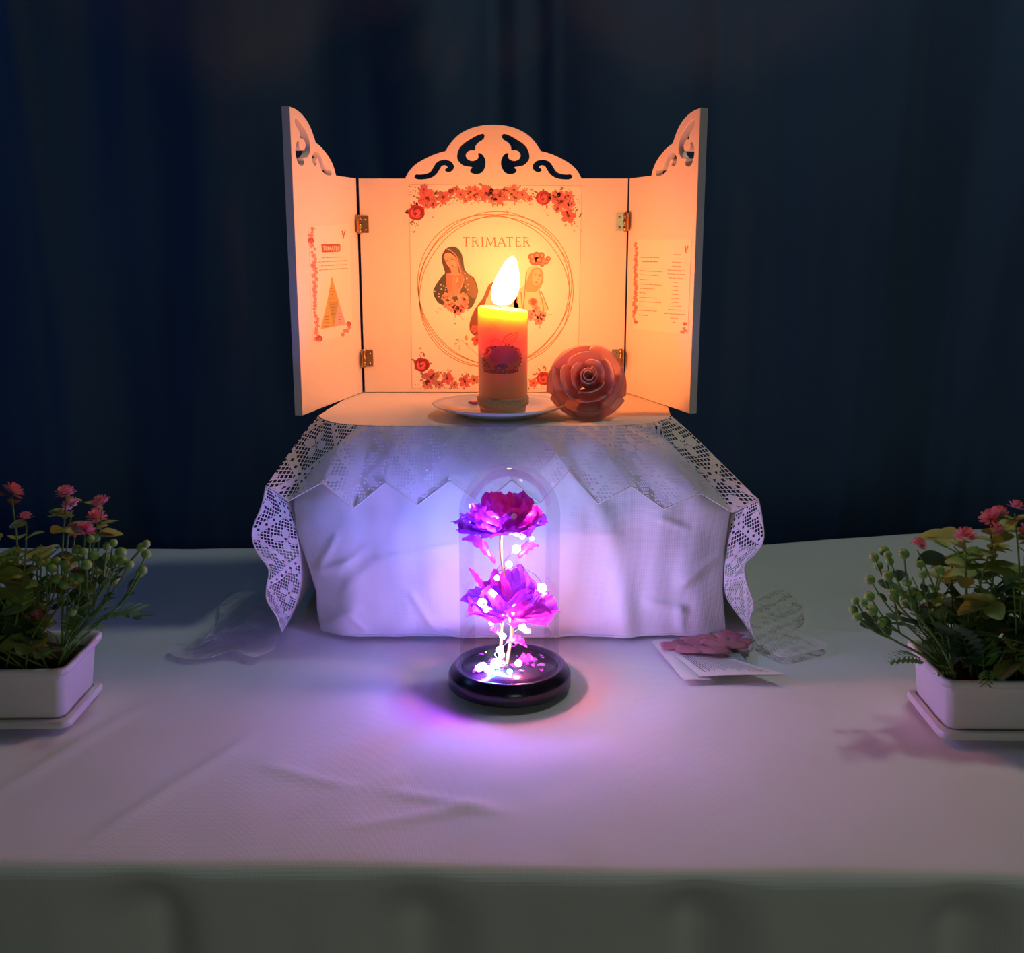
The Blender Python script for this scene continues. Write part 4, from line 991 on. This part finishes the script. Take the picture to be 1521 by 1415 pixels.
    for k in range(26):
        b=root(); a=rnd.random()*2*PI; put('fern_frond',ME_fern[rnd.choice((0,1,2,2))],t,b+Vector((0,0,.004)),(math.cos(a)*.6,math.sin(a)*.5,rnd.uniform(.5,1.2)),rnd.uniform(-.6,.6),rnd.uniform(.8,1.25))
zl=lambda X,Y:(X/3.538,700+Y/3.538); zr=lambda X,Y:(1240+X/3.63,730+Y/3.63)
lf,lb=Pz(95,1086),Pz(157,1024)
rf,rb=Pz(1399,1103),Pz(1349,1036)
hl=Py(93,994,lf.y).z; hr=Py(1394,1011,rf.y).z
planter('artificial plant with bright green berry sprigs in white trough left of the shrine',lf,lb,hl,-1,.24,'',
    [(17,732),(39,771),(98,734),(106,751),(151,749),(144,770),(111,789),(126,788),(58,918)],
    [zl(*q) for q in ((597,375),(563,392),(563,450),(608,458),(635,425),(640,470),(680,490),(745,400),(770,380),(770,435),(750,520),(735,535),(500,345),(475,355),(405,410),(440,420),(495,440),(455,490),(510,490),(300,470),(345,490),(355,515),(275,510),(215,478),(190,455),(245,475),(300,565),(340,595),(380,560),(425,558),(460,580),(530,570),(605,570),(70,440),(22,465),(380,735))],
    [(118,955,206,905,0,.2),(115,960,150,930,0,-.3),(100,965,52,975,1,-.6),(95,970,112,955,1,-.7),(125,930,160,900,0,.0),(120,940,215,915,2,.5),(105,950,120,895,0,-.2),(85,960,62,930,1,-.4),(60,975,20,950,2,-.4),(110,940,140,880,0,.3)],5)
planter('artificial plant with sparse dark berry sprigs reaching left, in white trough right of the shrine',rf,rb,hr,1,.24,'',
    [(1363,810),(1434,799),(1472,772),(1484,764),(1478,789),(1508,755),(1453,852),(1528,790)],
    [zr(*q) for q in ((210,355),(265,320),(285,340),(370,335),(232,400),(295,375),(190,475),(285,455),(390,490),(460,390),(475,445),(565,420),(570,450),(640,455),(110,590),(100,640),(155,600),(185,565),(120,675),(200,640),(310,545),(320,570),(420,540),(250,705),(380,600),(455,560))],
    [(1375,985,1322,982,0,.2),(1400,990,1440,975,2,-.3),(1420,1000,1390,1000,1,-.6),(1455,985,1505,965,0,-.6),(1430,990,1400,965,0,-.2),(1470,995,1466,1010,1,-.8),(1385,960,1335,925,2,.3),(1410,960,1370,905,2,.0),(1500,985,1521,965,2,-.5)],9)

# ------------------------------------------------------------------ leaflets and the felt petal piece at the box corner
def leaflet(label,pts,z,lift,mt,lines=None,name='leaflet'):
    P=[Pz(x,y,z) for x,y in pts]; cen=sum(P,Vector())/len(P)
    t=thing(name,label,'leaflet',(cen.x,cen.y,z))
    # quad a(back-left) b(front-left) c(front-right) d(back-right)
    a,b,c,d=P
    def fn(u,v,o=0):
        p=a.lerp(d,u).lerp(b.lerp(c,u),v); p.z=z+lift*u*v*v+.0006*math.sin(u*5)+o; return p
    m=MB().grid(fn,16,10); n=len(m.v); m.grid(lambda u,v:fn(u,v,-.0006),16,10)
    m.build('sheet',mt,t)
    if lines:
        V=[];Fc=[]
        rr=random.Random(2)
        for k in range(lines):
            u=.10+.80*k/lines; w=.008 if k>2 else .014
            v0,v1=.12+rr.uniform(0,.1),.80+rr.uniform(0,.12)
            n0=len(V)
            for i in range(7):
                v=lerp(v0,v1,i/6); V+= [fn(u,v,.0005),fn(u+w,v,.0005)]
            Fc+=[(n0+2*i,n0+2*i+1,n0+2*i+3,n0+2*i+2) for i in range(6)]
        obj('printed_lines',V,Fc,mat('leaflet_ink',(.22,.15,.20),.6,100),t,False)
M_paper2=mat('grey_blue_paper',(.35,.40,.48),.6,60,.1)
leaflet('white leaflet lying lowest at the right front corner of the box',[(968,952),(1016,1010),(1056,1008),(1000,948)],.0022,.0,M_paper)
leaflet('grey-blue folded card under the printed leaflet by the box corner',[(1060,958),(1085,992),(1112,985),(1090,958)],.0034,.0,M_paper2,name='card')
leaflet('printed leaflet with rows of text sticking out from under the box corner',[(976,951),(1040,1004),(1167,1006),(1062,968)],.0042,.004,M_paper,22)
def felt():
    out=[(985,950),(992,959),(1009,966),(1025,971),(1038,973),(1050,975),(1064,971),(1074,966),(1093,966),(1111,963),(1114,957),(1103,955),(1108,947),(1094,939),(1082,933),(1070,928),(1040,934),(1005,944)]
    rnd=random.Random(8)
    c=Pz(1050,952,.007); t=thing('felt_petal_ornament','dusty pink scalloped petal ornament lying half under the box corner','ornament',(c.x,c.y,.006))
    for k,(x,y,rx,ry) in enumerate(((1003,958,.016,.011),(1030,964,.018,.012),(1058,966,.018,.011),(1085,957,.018,.012),(1097,952,.014,.010),(1082,944,.016,.012),(1045,952,.024,.016),(1066,956,.02,.014))):
        p=Pz(x,y,.0075+.0006*(k%3)); pts=[]
        n=20
        V=[];
        for j in range(5):
            for i in range(n):
                a=2*PI*i/n; q=1+.14*math.cos(5*a+k); V.append(p+Vector((rx*q*j/4*math.cos(a),ry*q*j/4*math.sin(a),.0022*(1-(j/4)**2)-.0012*(j/4)**2*math.cos(3*a+k))))
        obj('petal',V,[(j*n+i,j*n+(i+1)%n,(j+1)*n+(i+1)%n,(j+1)*n+i) for j in range(4) for i in range(n)],M_felt,t).modifiers.new('t','SOLIDIFY').thickness=.0008
felt()
